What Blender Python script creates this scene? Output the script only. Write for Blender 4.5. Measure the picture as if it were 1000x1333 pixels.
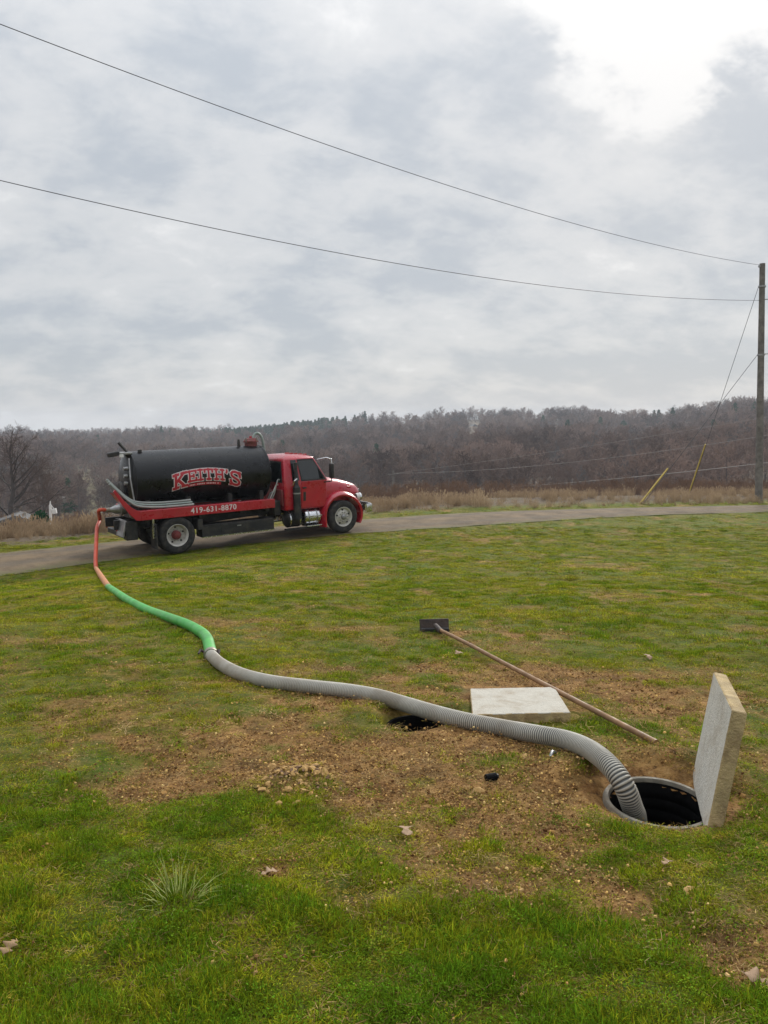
import bpy, bmesh, math, random
import numpy as np
from mathutils import Vector, Matrix

for o in list(bpy.data.objects):
    bpy.data.objects.remove(o)
SC = bpy.context.scene
COL = SC.collection
R = math.radians
rng = np.random.default_rng(7)
random.seed(7)

# ------------------------------------------------------------------ camera, world, sun, exposure
F = 1020.0                    # focal length in photo pixels (1000 x 1333)
CAMZ = 1.6
PITCH = math.atan(114.5 / F)
cam = bpy.data.cameras.new('camera')
cam.sensor_fit = 'VERTICAL'
cam.sensor_height = 24.0
cam.lens = 24.0 * F / 1333.0
cam.clip_start = 0.05
cam.clip_end = 6000
camo = bpy.data.objects.new('camera', cam)
COL.objects.link(camo)
camo.location = (0, 0, CAMZ)
camo.rotation_euler = (math.pi / 2 - PITCH, 0, 0)
SC.camera = camo

SUN_AZ, SUN_EL = R(20), R(28)            # azimuth to the right of the view, elevation
SUN_DIR = Vector((math.sin(SUN_AZ) * math.cos(SUN_EL), math.cos(SUN_AZ) * math.cos(SUN_EL), math.sin(SUN_EL)))
sun = bpy.data.lights.new('sun', 'SUN')
sun.energy = 1.5
sun.angle = R(12)
sun.color = (1.0, 0.95, 0.87)
suno = bpy.data.objects.new('sun', sun)
COL.objects.link(suno)
suno.rotation_euler = SUN_DIR.to_track_quat('Z', 'Y').to_euler()
suno.location = (20, 40, 60)

SC.view_settings.view_transform = 'Standard'
SC.view_settings.look = 'None'
SC.view_settings.gamma = 1.0
SC.view_settings.exposure = 0.90
SC.view_settings.use_curve_mapping = False
SC.cycles.max_bounces = 6
SC.cycles.diffuse_bounces = 3
SC.cycles.transparent_max_bounces = 8
SC.cycles.volume_bounces = 0


class NT:
    """small helper to write node trees"""
    def __init__(s, tree):
        s.t = tree
        s.n = tree.nodes
        s.n.clear()

    def node(s, typ, **kw):
        nd = s.n.new(typ)
        for k, v in kw.items():
            if k == 'i':
                for kk, vv in v.items():
                    s.set(nd.inputs[kk], vv)
            else:
                setattr(nd, k, v)
        return nd

    def set(s, sock, v):
        if hasattr(v, 'is_output'):
            s.t.links.new(v, sock)
        elif hasattr(v, 'outputs'):
            s.t.links.new(v.outputs[0], sock)
        else:
            if sock.type == 'RGBA' and not isinstance(v, float) and len(v) == 3:
                v = (*v, 1)
            sock.default_value = v

    def math(s, op, a, b=0.0, c=0.0, clamp=False):
        nd = s.node('ShaderNodeMath', operation=op, use_clamp=clamp)
        s.set(nd.inputs[0], a); s.set(nd.inputs[1], b); s.set(nd.inputs[2], c)
        return nd.outputs[0]

    def mix(s, f, a, b, blend='MIX'):
        nd = s.node('ShaderNodeMix', data_type='RGBA', blend_type=blend)
        s.set(nd.inputs[0], f); s.set(nd.inputs[6], a); s.set(nd.inputs[7], b)
        return nd.outputs[2]

    def maprange(s, v, a, b, c=0.0, d=1.0, smooth=True):
        nd = s.node('ShaderNodeMapRange', interpolation_type='SMOOTHSTEP' if smooth else 'LINEAR')
        for i, x in enumerate((v, a, b, c, d)):
            s.set(nd.inputs[i], x)
        return nd.outputs[0]

    def noise(s, vec, scale, detail=4.0, rough=0.55, dist=0.0):
        nd = s.node('ShaderNodeTexNoise')
        if vec is not None:
            s.set(nd.inputs['Vector'], vec)
        s.set(nd.inputs['Scale'], scale); s.set(nd.inputs['Detail'], detail)
        s.set(nd.inputs['Roughness'], rough); s.set(nd.inputs['Distortion'], dist)
        return nd.outputs['Fac']


# world: nishita sky behind a nearly closed layer of cloud
W = bpy.data.worlds.new('World')
SC.world = W
W.use_nodes = True
t = NT(W.node_tree)
sky = t.node('ShaderNodeTexSky', sky_type='NISHITA', sun_disc=False, sun_elevation=SUN_EL, sun_rotation=SUN_AZ)
sky.air_density = 1.0
sky.dust_density = 1.0
bg_sky = t.node('ShaderNodeBackground', i={'Color': sky, 'Strength': 0.10})
tc = t.node('ShaderNodeTexCoord')
nrm = t.node('ShaderNodeVectorMath', operation='NORMALIZE'); t.set(nrm.inputs[0], tc.outputs['Generated'])
sep = t.node('ShaderNodeSeparateXYZ'); t.set(sep.inputs[0], nrm.outputs[0])
dz = t.math('MAXIMUM', sep.outputs[2], 0.0)
den = t.math('ADD', dz, 0.46)
px = t.math('DIVIDE', sep.outputs[0], den)
py = t.math('DIVIDE', sep.outputs[1], den)
cmb = t.node('ShaderNodeCombineXYZ'); t.set(cmb.inputs[0], px); t.set(cmb.inputs[1], py); cmb.inputs[2].default_value = 3.7
mp = t.node('ShaderNodeMapping'); t.set(mp.inputs[0], cmb.outputs[0])
mp.inputs['Rotation'].default_value = (0, 0, R(-28)); mp.inputs['Scale'].default_value = (1.0, 1.25, 1)
n1 = t.noise(mp.outputs[0], 2.9, 10, 0.56, 0.12)
n2 = t.noise(mp.outputs[0], 7.5, 10, 0.60, 0.15)
n3 = t.noise(mp.outputs[0], 1.1, 3, 0.5, 0.1)
nn = t.math('ADD', t.math('MULTIPLY', n1, 0.48), t.math('ADD', t.math('MULTIPLY', n2, 0.50), t.math('MULTIPLY', n3, 0.20)))
cl = t.maprange(nn, 0.485, 0.67)
ccol = t.mix(cl, (0.258, 0.278, 0.304), (0.350, 0.357, 0.366))
warm = t.mix(t.maprange(dz, 0.0, 0.14), (1.03, 1.01, 0.985), (1, 1, 1))
ccol = t.mix(1.0, ccol, warm, 'MULTIPLY')
# bright thin cloud round the veiled sun
dt = t.node('ShaderNodeVectorMath', operation='DOT_PRODUCT'); t.set(dt.inputs[0], nrm.outputs[0]); dt.inputs[1].default_value = SUN_DIR
glow = t.math('POWER', t.math('MAXIMUM', dt.outputs['Value'], 0.0), 22.0)
near = t.maprange(dt.outputs['Value'], 0.979, 0.997)
thin = t.maprange(t.math('ADD', t.math('MULTIPLY', near, 0.62), t.math('MULTIPLY', t.math('SUBTRACT', nn, 0.57), 2.8)), 0.24, 0.56)
ccol = t.mix(thin, ccol, (0.425, 0.426, 0.427))
elev = t.math('ADD', t.math('ADD', 1.0, t.math('MULTIPLY', dz, 0.12)), t.math('MULTIPLY', t.math('POWER', dz, 3.0), 2.0))
stc = t.math('ADD', elev, t.math('MULTIPLY', glow, 0.0))
bg_c = t.node('ShaderNodeBackground', i={'Color': ccol, 'Strength': stc})
mx = t.node('ShaderNodeMixShader'); mx.inputs[0].default_value = 0.97
t.t.links.new(bg_sky.outputs[0], mx.inputs[1]); t.t.links.new(bg_c.outputs[0], mx.inputs[2])
out = t.node('ShaderNodeOutputWorld'); t.t.links.new(mx.outputs[0], out.inputs[0])

# ------------------------------------------------------------------ helpers: pixels, noise, terrain
FWD = np.array([0, math.cos(PITCH), -math.sin(PITCH)])
UP = np.array([0, math.sin(PITCH), math.cos(PITCH)])
EYE = np.array([0, 0, CAMZ])


def ray(u, v):
    return FWD + np.array([1.0, 0, 0]) * (u - 500) / F - UP * (v - 666.5) / F


def at_depth(u, v, d):
    r = ray(u, v)
    return EYE + r * (d / r[1])


def project(p):
    q = np.asarray(p, float) - EYE
    z = q @ FWD
    return 500 + F * q[0] / z, 666.5 - F * (q @ UP) / z


def sstep(a, b, x):
    t_ = np.clip((np.asarray(x, float) - a) / (b - a), 0, 1)
    return t_ * t_ * (3 - 2 * t_)


def _hash(ix, iy, s):
    h = (ix.astype(np.int64) * 374761393 + iy.astype(np.int64) * 668265263 + s * 974634777) & 0xffffffff
    h = ((h ^ (h >> 13)) * 1274126177) & 0xffffffff
    h = h ^ (h >> 16)
    return (h & 0xffff) / 65535.0


def vnoise(x, y, s=0):
    ix = np.floor(x); iy = np.floor(y)
    fx = x - ix; fy = y - iy
    fx = fx * fx * (3 - 2 * fx); fy = fy * fy * (3 - 2 * fy)
    a = _hash(ix, iy, s); b = _hash(ix + 1, iy, s); c = _hash(ix, iy + 1, s); d = _hash(ix + 1, iy + 1, s)
    return (a * (1 - fx) + b * fx) * (1 - fy) + (c * (1 - fx) + d * fx) * fy


def fbm(x, y, s=0, o=4):
    x = np.asarray(x, float); y = np.asarray(y, float)
    v = 0; a = 0.5; n = 0
    for i in range(o):
        v = v + a * vnoise(x * 2 ** i + 17.3 * i, y * 2 ** i - 9.1 * i, s + i); n += a; a *= 0.5
    return v / n


ROAD_Z = CAMZ - 3.6


def roadz(x):
    """the lane climbs a little under the truck"""
    return ROAD_Z + 0.17 * np.clip((np.asarray(x, float) + 5.9) / 4.7, 0, 1)


def plane_pt(u, v):
    r = ray(u, v)
    z = ROAD_Z
    for _ in range(12):
        p_ = EYE + r * ((z - CAMZ) / r[2])
        z = float(roadz(p_[0]))
    return p_[:2]


# road edges, traced where they lie on the level bench
near_px = [(-260, 790), (0, 750), (100, 736), (200, 722), (330, 707), (440, 697), (560, 688), (640, 683), (800, 673), (1000, 666), (1160, 662)]
far_px = [(-260, 742), (0, 721), (144, 705), (300, 691), (480, 676), (560, 670), (640, 666), (800, 661.5), (1000, 657.5), (1160, 655)]
NEAR = np.array([plane_pt(*p) for p in near_px])
FAR = np.array([plane_pt(*p) for p in far_px])
NEAR = np.vstack([NEAR[0] + (NEAR[0] - NEAR[1]) * 6, NEAR, NEAR[-1] + (NEAR[-1] - NEAR[-2]) * 12])
FAR = np.vstack([FAR[0] + (FAR[0] - FAR[1]) * 6, FAR, FAR[-1] + (FAR[-1] - FAR[-2]) * 12])
FAR[-1, 1] = max(FAR[-1, 1], NEAR[-1, 1] + 4)


def near_y(x): return np.interp(x, NEAR[:, 0], NEAR[:, 1])
def far_y(x): return np.interp(x, FAR[:, 0], FAR[:, 1])


RIDGE_K = np.array([-1.2, -.7, -.49, -.25, -.1, 0, .1, .25, .35, .41, .49, .8, 1.3])
RIDGE_V = np.array([576, 573, 571, 570, 562, 557, 551, 546, 552, 548, 544, 538, 536.])
RIDGE_D = np.array([1300, 1300, 1250, 1150, 1050, 980, 920, 860, 840, 700, 600, 520, 500.])
VAL_D = np.array([270, 270, 270, 260, 250, 240, 225, 205, 195, 185, 175, 165, 160.])
VAL_Z = np.array([-25, -25, -25, -24, -22, -20, -18, -16, -15, -14, -13, -12, -12.])


def smin(a, b, k):
    h = np.clip(0.5 + 0.5 * (b - a) / k, 0, 1)
    return b * (1 - h) + a * h - k * h * (1 - h)


def base_z(x, y):
    x = np.asarray(x, float); y = np.asarray(y, float)
    lin = 1.2 + 0.11 * y + 0.36 * sstep(-3.5, -9, x)
    tgt = CAMZ - roadz(x)
    drop = smin(lin, tgt, 0.9)
    ny_ = near_y(x)
    drop = drop + (tgt - drop) * sstep(ny_ - 7.5, ny_ - 0.1, y)
    drop = np.where(y < -2, 1.2 + 0.11 * -2 + 0.02 * (y + 2), drop)
    z = CAMZ - drop
    # past the road: bench, slope into the valley, far hill
    yy = np.maximum(y, 1)
    k = x / yy
    d0 = far_y(x) + np.interp(x, [-14, -9, -3, 3, 15], [3.6, 3.6, 4.6, 5.5, 5.0])
    rz_ = roadz(x)
    dv = np.maximum(np.interp(k, RIDGE_K, VAL_D), d0 + 25)
    zv = np.interp(k, RIDGE_K, VAL_Z)
    dr = np.interp(k, RIDGE_K, RIDGE_D)
    vr = np.interp(k, RIDGE_K, RIDGE_V)
    zr = CAMZ - (vr - 552) / F * dr
    t1 = np.clip((y - d0) / (dv - d0), 0, 1); t1 = 0.55 * t1 * (2 - t1) + 0.45 * sstep(0, 1, t1)
    t2 = np.clip((y - dv) / (dr - dv), 0, 1)
    t2 = t2 * t2 * (2.4 - 1.4 * t2)
    z = np.where(y > d0, rz_ + (zv - rz_) * t1, z)
    z = np.where(y > dv, zv + (zr - zv) * t2, z)
    z = np.where(y > dr, zr - 0.015 * (y - dr), z)
    far = sstep(90, 300, y)
    z = z + far * (fbm(x / 130, y / 130, 3, 3) - 0.5) * 18
    return z


def ground_at(u, v, h=0.0):
    """point where the pixel's ray meets the ground raised by h"""
    r = ray(u, v)
    lo, hi = 0.5, 60.0
    for d in np.linspace(1.0, 60, 400):
        p = EYE + r * (d / r[1])
        if p[2] < base_z(p[0], p[1]) + h:
            hi = d
            break
        lo = d
    for _ in range(40):
        m = (lo + hi) / 2
        p = EYE + r * (m / r[1])
        if p[2] < base_z(p[0], p[1]) + h: hi = m
        else: lo = m
    return EYE + r * (hi / r[1])


PILE = ground_at(388, 1015)
HOLE_A = ground_at(857, 1029)
HOLE_B = ground_at(542, 933)
RING_A = HOLE_A[2] - 0.05
RING_B = HOLE_B[2] - 0.06
HR = 0.205
HOLES = ((HOLE_A, RING_A, .055, 1.0), (HOLE_B, RING_B, .015, .80))

# bare earth: (pixel, radii in metres, strength)
BLOBS = [(200, 1020, .50, .30, .8), (330, 970, .60, .40, .95), (430, 1000, .60, .40, 1), (560, 1010, .5, .4, 1), (680, 1010, .45, .35, 1),
         (600, 1085, .35, .22, 1.0), (690, 1140, .30, .16, .85), (620, 965, .5, .4, .9), (880, 1125, .32, .18, .75), (965, 1225, .30, .16, .9), (960, 930, .7, .5, .5), (560, 870, .7, .4, .5),
         (480, 905, .8, .5, .65), (700, 890, .9, .6, .65), (850, 900, .9, .7, .62), (950, 1000, .35, .4, .6), (640, 830, 1.1, .6, .5),
         (180, 925, .6, .4, .55), (310, 825, .5, .4, .42), (890, 775, 1.4, .9, .5), (650, 770, 1.0, .5, .48), (430, 790, .7, .4, .4),
         (130, 870, .5, .3, .4), (350, 1135, .09, .06, .8), (985, 1275, .10, .08, .7), (470, 1060, .3, .12, .6), (760, 1090, .3, .2, .5),
         (440, 1180, .10, .05, .6), (300, 1100, .14, .05, .5), (20, 1235, .06, .04, .6), (800, 1170, .18, .08, .55), (30, 940, .4, .25, .35),
         (640, 684, 2.2, 1.0, .25), (250, 860, .3, .3, .45)]
_s = [ground_at(*q) for q in ((610, 897), (722, 895), (743, 936), (615, 938))]
SLAB = (min(q[0] for q in _s) - .02, max(q[0] for q in _s) + .02, min(q[1] for q in _s) - .01, max(q[1] for q in _s) + .05)
BL = []
for (u, v, rx, ry, a) in BLOBS:
    p = ground_at(u, v)
    BL.append((p[0], p[1], rx, ry, a))


TUFTS = []
for (u, v, rr_) in ((695, 1122, .055), (640, 1100, .07), (735, 1165, .08), (500, 1085, .11), (385, 1078, .09), (215, 1070, .08), (800, 1112, .09), (505, 937, .05), (795, 932, .06),
                    (660, 992, .07), (545, 1020, .05), (352, 972, .05), (270, 992, .06), (862, 965, .10), (762, 1012, .08), (345, 1050, .06), (575, 1060, .05), (450, 960, .06), (700, 860, .12), (590, 900, .08), (960, 1090, .10)):
    p = ground_at(u, v)
    TUFTS.append((p[0], p[1], rr_))


def dirt(x, y):
    x = np.asarray(x, float); y = np.asarray(y, float)
    s = np.zeros_like(x)
    for (bx, by, rx, ry, a) in BL:
        s = np.maximum(s, 0) + a * np.exp(-(((x - bx) / rx) ** 2 + ((y - by) / (ry * 1.15)) ** 2))
    s = np.minimum(s, 1.05)
    n = fbm(x * 3.1, y * 3.1, 11, 4) * 0.75 + fbm(x * 11, y * 11, 23, 2) * 0.25
    v = sstep(0.28, 0.92, s * 0.88 + (n - 0.5) * 1.9 + 0.05)
    v = np.maximum(v, sstep(0.56, 0.76, fbm(x * 1.7, y * 1.7, 31, 4)) * 0.65 * sstep(2.6, 3.6, y))
    for (bx, by, rr_) in TUFTS:
        v = v * (1 - .92 * np.exp(-(((x - bx) / rr_) ** 2 + ((y - by) / (rr_ * 1.3)) ** 2)))
    ra = np.hypot(x - HOLE_A[0], y - HOLE_A[1])
    v = np.maximum(v, 1 - sstep(.30, .50, ra))
    return v


def gz(x, y):
    """finished ground height: slope, lumps, the two pits, the road bed"""
    x = np.asarray(x, float); y = np.asarray(y, float)
    z = base_z(x, y)
    lawn = (1 - sstep(34, 60, y))
    rd = sstep(-0.02, 0.40, y - near_y(x)) * (1 - sstep(-0.40, 0.02, y - far_y(x)))
    lump = (fbm(x * 1.3, y * 1.3, 41, 3) - 0.5) * 0.07 + (fbm(x * 7, y * 7, 43, 3) - 0.5) * 0.035
    nearm = 1 - sstep(7, 14, y)
    d = dirt(x, y)
    lump = lump * (1 - .8 * np.exp(-((y - near_y(x)) / .8) ** 2))
    lump = lump + nearm * d * (fbm(x * 24, y * 24, 47, 2) - 0.5) * 0.022 - nearm * d * 0.012
    z = z + lawn * lump * (1 - rd) - 0.05 * rd
    z = z + .045 * np.exp(-((x - PILE[0]) / .17) ** 2 - ((y - PILE[1]) / .17) ** 2)
    for (H, zr, back, sf) in HOLES:
        dx = x - H[0]; dy = y - H[1]
        r = np.hypot(dx, dy)
        ang = np.arctan2(dy, dx)
        r = r / sf
        outer = 0.33 + 0.05 * np.sin(3 * ang + 1)
        z = z + back * np.exp(-((r - .44) / .10) ** 2) * np.clip(np.sin(ang) * 1.2, 0, 1)
        w = 1 - sstep(0.235, outer, r)
        spill = 0.045 * sstep(.48, .72, fbm(np.cos(ang) * 2.2 + 5, np.sin(ang) * 2.2 + r * 6, 55, 3)) * sstep(.2, .26, r)
        z = z * (1 - w) + (zr - 0.020 + spill) * w
    return z


# ------------------------------------------------------------------ helpers: meshes
def tag(o, label=None, cat=None, group=None, kind=None):
    if label: o['label'] = label
    if cat: o['category'] = cat
    if group: o['group'] = group
    if kind: o['kind'] = kind
    return o


def empty(name, loc=(0, 0, 0), rz=0.0, parent=None):
    o = bpy.data.objects.new(name, None)
    o.empty_display_size = 0.2
    COL.objects.link(o)
    o.location = loc
    o.rotation_euler = (0, 0, rz)
    o.parent = parent
    return o


def mesh_obj(name, verts, faces, mat, parent=None, smooth=None, bevel=0.0):
    me = bpy.data.meshes.new(name)
    me.from_pydata([tuple(map(float, v)) for v in verts], [], [tuple(map(int, f)) for f in faces])
    me.update()
    o = bpy.data.objects.new(name, me)
    COL.objects.link(o)
    o.parent = parent
    for m in (mat if isinstance(mat, (list, tuple)) else [mat]):
        me.materials.append(m)
    if smooth is not None:
        me.shade_smooth()
        me.set_sharp_from_angle(angle=R(smooth))
    if bevel:
        b = o.modifiers.new('bevel', 'BEVEL')
        b.width = bevel; b.segments = 2; b.limit_method = 'ANGLE'; b.angle_limit = R(35)
        me.shade_smooth(); me.set_sharp_from_angle(angle=R(50))
    return o


class MB:
    def __init__(s):
        s.v = []; s.f = []

    def add(s, v, f):
        b = len(s.v)
        s.v += [tuple(p) for p in v]
        s.f += [tuple(i + b for i in q) for q in f]
        return s

    def box(s, c, size, rot=None):
        cx, cy, cz = c; hx, hy, hz = size[0] / 2, size[1] / 2, size[2] / 2
        P = [Vector((sx * hx, sy * hy, sz * hz)) for sz in (-1, 1) for sy in (-1, 1) for sx in (-1, 1)]
        if rot is not None: P = [rot @ p for p in P]
        P = [(p.x + cx, p.y + cy, p.z + cz) for p in P]
        return s.add(P, [(0, 2, 3, 1), (4, 5, 7, 6), (0, 1, 5, 4), (2, 6, 7, 3), (0, 4, 6, 2), (1, 3, 7, 5)])

    def hexa(s, lo, hi):
        """lo, hi: four corners each, counter-clockwise from above"""
        return s.add(list(lo) + list(hi), [(3, 2, 1, 0), (4, 5, 6, 7), (0, 1, 5, 4), (1, 2, 6, 5), (2, 3, 7, 6), (3, 0, 4, 7)])

    def prism(s, prof, y0, y1):
        """profile in x,z extruded along y"""
        n = len(prof)
        v = [(p[0], y0, p[1]) for p in prof] + [(p[0], y1, p[1]) for p in prof]
        f = [tuple(range(n)), tuple(range(2 * n - 1, n - 1, -1))]
        f += [(i, i + n, (i + 1) % n + n, (i + 1) % n) for i in range(n)]
        return s.add(v, f)

    def lathe(s, prof, c=(0, 0, 0), axis='y', n=28, close=False):
        """profile: (offset along axis, radius)"""
        m = len(prof); v = []; f = []
        for i in range(n):
            a = 2 * math.pi * i / n
            ca, sa = math.cos(a), math.sin(a)
            for (h, r) in prof:
                if axis == 'y': v.append((c[0] + r * ca, c[1] + h, c[2] + r * sa))
                elif axis == 'x': v.append((c[0] + h, c[1] + r * ca, c[2] + r * sa))
                else: v.append((c[0] + r * ca, c[1] + r * sa, c[2] + h))
        mm = m if close else m - 1
        for i in range(n):
            j = (i + 1) % n
            for k in range(mm):
                k2 = (k + 1) % m
                f.append((i * m + k, j * m + k, j * m + k2, i * m + k2))
        return s.add(v, f)

    def tube(s, path, rad, n=8, cap=True):
        P = [Vector(p) for p in path]
        if not hasattr(rad, '__len__'): rad = [rad] * len(P)
        v = []; f = []
        T0 = (P[1] - P[0]).normalized()
        N = T0.orthogonal().normalized()
        for i, p in enumerate(P):
            T = (P[min(i + 1, len(P) - 1)] - P[max(i - 1, 0)])
            T = T.normalized() if T.length > 1e-9 else T0
            N = (N - T * N.dot(T)).normalized()
            B = T.cross(N)
            for k in range(n):
                a = 2 * math.pi * k / n
                v.append(p + (N * math.cos(a) + B * math.sin(a)) * rad[i])
        for i in range(len(P) - 1):
            for k in range(n):
                k2 = (k + 1) % n
                f.append((i * n + k, i * n + k2, (i + 1) * n + k2, (i + 1) * n + k))
        if cap:
            f.append(tuple(range(n - 1, -1, -1))); f.append(tuple(range((len(P) - 1) * n, len(P) * n)))
        return s.add(v, f)

    def build(s, name, mat, parent=None, smooth=None, bevel=0.0):
        return mesh_obj(name, s.v, s.f, mat, parent, smooth, bevel)


def spline(pts, step):
    """catmull-rom resampled at equal steps"""
    P = [np.array(p, float) for p in pts]
    P = [2 * P[0] - P[1]] + P + [2 * P[-1] - P[-2]]
    o = []
    for i in range(1, len(P) - 2):
        for t_ in np.linspace(0, 1, 40, endpoint=False):
            a, b, c, d = P[i - 1], P[i], P[i + 1], P[i + 2]
            o.append(0.5 * ((2 * b) + (-a + c) * t_ + (2 * a - 5 * b + 4 * c - d) * t_ ** 2 + (-a + 3 * b - 3 * c + d) * t_ ** 3))
    o.append(P[-2])
    o = np.array(o)
    L = np.r_[0, np.cumsum(np.linalg.norm(np.diff(o, axis=0), axis=1))]
    n = max(2, int(L[-1] / step))
    q = np.linspace(0, L[-1], n + 1)
    return np.stack([np.interp(q, L, o[:, k]) for k in range(3)], 1)


# ------------------------------------------------------------------ materials
def principled(name, col, rough=0.6, metal=0.0, coat=0.0, var=0.0, vscale=4.0, dirtcol=None, dirtamt=0.0, bump=0.0, bscale=40.0, spec=0.5, dscale=None):
    m = bpy.data.materials.new(name); m.use_nodes = True
    t = NT(m.node_tree)
    tc = t.node('ShaderNodeTexCoord')
    vec = tc.outputs['Object']
    c = (*col, 1)
    b = t.node('ShaderNodeBsdfPrincipled')
    src = None
    if var:
        n = t.noise(vec, vscale, 6, 0.6)
        lo = tuple(max(0, x * (1 - var)) for x in col); hi = tuple(min(1, x * (1 + var)) for x in col)
        src = t.mix(t.maprange(n, 0.3, 0.7), lo, hi)
    if dirtamt:
        n2 = t.noise(vec, dscale or vscale * 0.7 + 1.3, 8, 0.65, 0.4)
        src = t.mix(t.math('MULTIPLY', t.maprange(n2, 0.42, 0.75), dirtamt), src if src is not None else c, dirtcol)
    t.set(b.inputs['Base Color'], src if src is not None else c)
    b.inputs['Roughness'].default_value = rough
    b.inputs['Metallic'].default_value = metal
    b.inputs['Coat Weight'].default_value = coat
    b.inputs['Coat Roughness'].default_value = 0.08
    b.inputs['Specular IOR Level'].default_value = spec
    if var or dirtamt:
        t.set(b.inputs['Roughness'], t.maprange(t.noise(vec, vscale * 2.1, 5), 0.3, 0.7, max(0.02, rough * 0.8), min(1, rough * 1.25)))
    if bump:
        bp = t.node('ShaderNodeBump'); bp.inputs['Strength'].default_value = bump; bp.inputs['Distance'].default_value = 0.02
        t.set(bp.inputs['Height'], t.noise(vec, bscale, 6, 0.65)); t.set(b.inputs['Normal'], bp.outputs[0])
    o = t.node('ShaderNodeOutputMaterial'); t.t.links.new(b.outputs[0], o.inputs[0])
    return m


MUD = (0.12, 0.095, 0.07)
M = {}
M['red'] = principled('red_paint', (0.40, 0.008, 0.024), 0.30, coat=0.5, var=0.10, vscale=2.0, dirtcol=MUD, dirtamt=0.16)
M['black'] = principled('black_tank_paint', (0.006, 0.0065, 0.008), 0.30, spec=0.35, var=0.2, vscale=1.5, dirtcol=(0.016, 0.015, 0.015), dirtamt=0.35)
M['blackmatte'] = principled('black_steel', (0.012, 0.012, 0.013), 0.55, var=0.3, vscale=5, dirtcol=MUD, dirtamt=0.35)
M['rubber'] = principled('tyre_rubber', (0.016, 0.016, 0.017), 0.85, var=0.2, dirtcol=MUD, dirtamt=0.45, vscale=6)
M['rim'] = principled('white_rim_paint', (0.52, 0.50, 0.46), 0.5, var=0.12, vscale=9, dirtcol=(0.16, 0.12, 0.09), dirtamt=0.55)
M['alu'] = principled('polished_aluminium', (0.62, 0.62, 0.63), 0.25, metal=1.0, var=0.08, vscale=7)
M['steel'] = principled('dull_steel', (0.34, 0.34, 0.34), 0.45, metal=0.8, var=0.2, vscale=9, dirtcol=MUD, dirtamt=0.4)
M['hub'] = principled('red_hub_paint', (0.15, 0.02, 0.02), 0.6, var=0.2, dirtcol=MUD, dirtamt=0.4)
M['glass'] = principled('dark_window_glass', (0.010, 0.013, 0.014), 0.06, spec=0.8)
M['glasslight'] = principled('windscreen_glass', (0.16, 0.17, 0.17), 0.05, spec=1.0)
M['white'] = principled('white_paint', (0.72, 0.70, 0.67), 0.5, var=0.06)
M['whitefar'] = principled('white_siding', (0.66, 0.66, 0.65), 0.7, var=0.06)
M['letter_red'] = principled('red_letter_vinyl', (0.42, 0.02, 0.035), 0.4)
M['letter_white'] = principled('white_letter_vinyl', (0.66, 0.60, 0.60), 0.45)
M['lamp'] = principled('lamp_lens', (0.6, 0.58, 0.54), 0.15, spec=0.8)
M['lamp_red'] = principled('red_lamp_lens', (0.35, 0.01, 0.01), 0.2)
M['hose_green_dull'] = principled('grey_green_hose', (0.24, 0.29, 0.26), 0.5, var=0.12)
M['hose_pale'] = principled('pale_hose', (0.29, 0.305, 0.285), 0.5, var=0.12)
M['hose_green'] = principled('green_hose', (0.060, 0.37, 0.065), 0.45, var=0.18, vscale=3, dirtcol=(0.22, 0.34, 0.13), dirtamt=0.45)
M['hose_red'] = principled('red_hose', (0.50, 0.062, 0.022), 0.45, var=0.18, vscale=3)
M['hose_orange'] = principled('faded_orange_hose', (0.50, 0.185, 0.060), 0.5, var=0.12, vscale=3, dirtcol=(0.35, 0.2, 0.1), dirtamt=0.4)
M['coupling'] = principled('coupling_metal', (0.30, 0.27, 0.22), 0.5, metal=0.6, var=0.2)
M['concrete'] = principled('pale_concrete', (0.60, 0.575, 0.505), 0.9, var=0.07, vscale=38, dscale=6, dirtcol=(0.30, 0.235, 0.15), dirtamt=0.65, bump=0.5, bscale=90)
M['concrete_edge'] = principled('stained_concrete_edge', (0.46, 0.345, 0.175), 0.95, var=0.25, vscale=12, dirtcol=(0.17, 0.105, 0.05), dirtamt=0.85, bump=0.6, bscale=90)
M['concrete_top'] = principled('weathered_concrete', (0.46, 0.432, 0.368), 0.9, var=0.07, vscale=45, dscale=6, dirtcol=(0.27, 0.205, 0.13), dirtamt=0.65, bump=0.6, bscale=70)
M['wood_handle'] = principled('worn_wood_handle', (0.23, 0.125, 0.055), 0.65, var=0.3, vscale=5, dirtcol=(0.11, 0.055, 0.025), dirtamt=0.5)
M['wood_head'] = principled('dark_wet_wood', (0.045, 0.030, 0.024), 0.7, var=0.35, vscale=18, dirtcol=(0.07, 0.045, 0.03), dirtamt=0.5, bump=0.4)
M['pole'] = principled('weathered_pole_wood', (0.155, 0.142, 0.128), 0.9, var=0.3, vscale=4, bump=0.5, bscale=20)
M['wire'] = principled('grey_wire', (0.05, 0.05, 0.052), 0.6)
M['wire_far'] = principled('bright_wire', (0.36, 0.33, 0.30), 0.5)
M['yellow'] = principled('yellow_guard_plastic', (0.52, 0.38, 0.09), 0.6, var=0.15)
M['ringgrey'] = principled('grey_riser_rim', (0.165, 0.15, 0.12), 0.8, var=0.3, vscale=14, dirtcol=(0.16, 0.11, 0.06), dirtamt=0.6, bump=0.3)
M['plastic'] = principled('black_riser_plastic', (0.0035, 0.0035, 0.004), 0.75, var=0.3, vscale=12, spec=.12)
M['sewage'] = principled('dark_liquid', (0.004, 0.0035, 0.004), 0.08)
M['stone'] = principled('tan_stone', (0.45, 0.27, 0.09), 0.9, var=0.35, vscale=30, bump=0.4)
M['stone_dark'] = principled('brown_stone', (0.16, 0.085, 0.04), 0.9, var=0.3, vscale=30, bump=0.4)
M['leaf'] = principled('dry_leaf', (0.27, 0.17, 0.085), 0.8, var=0.25, vscale=30)
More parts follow.
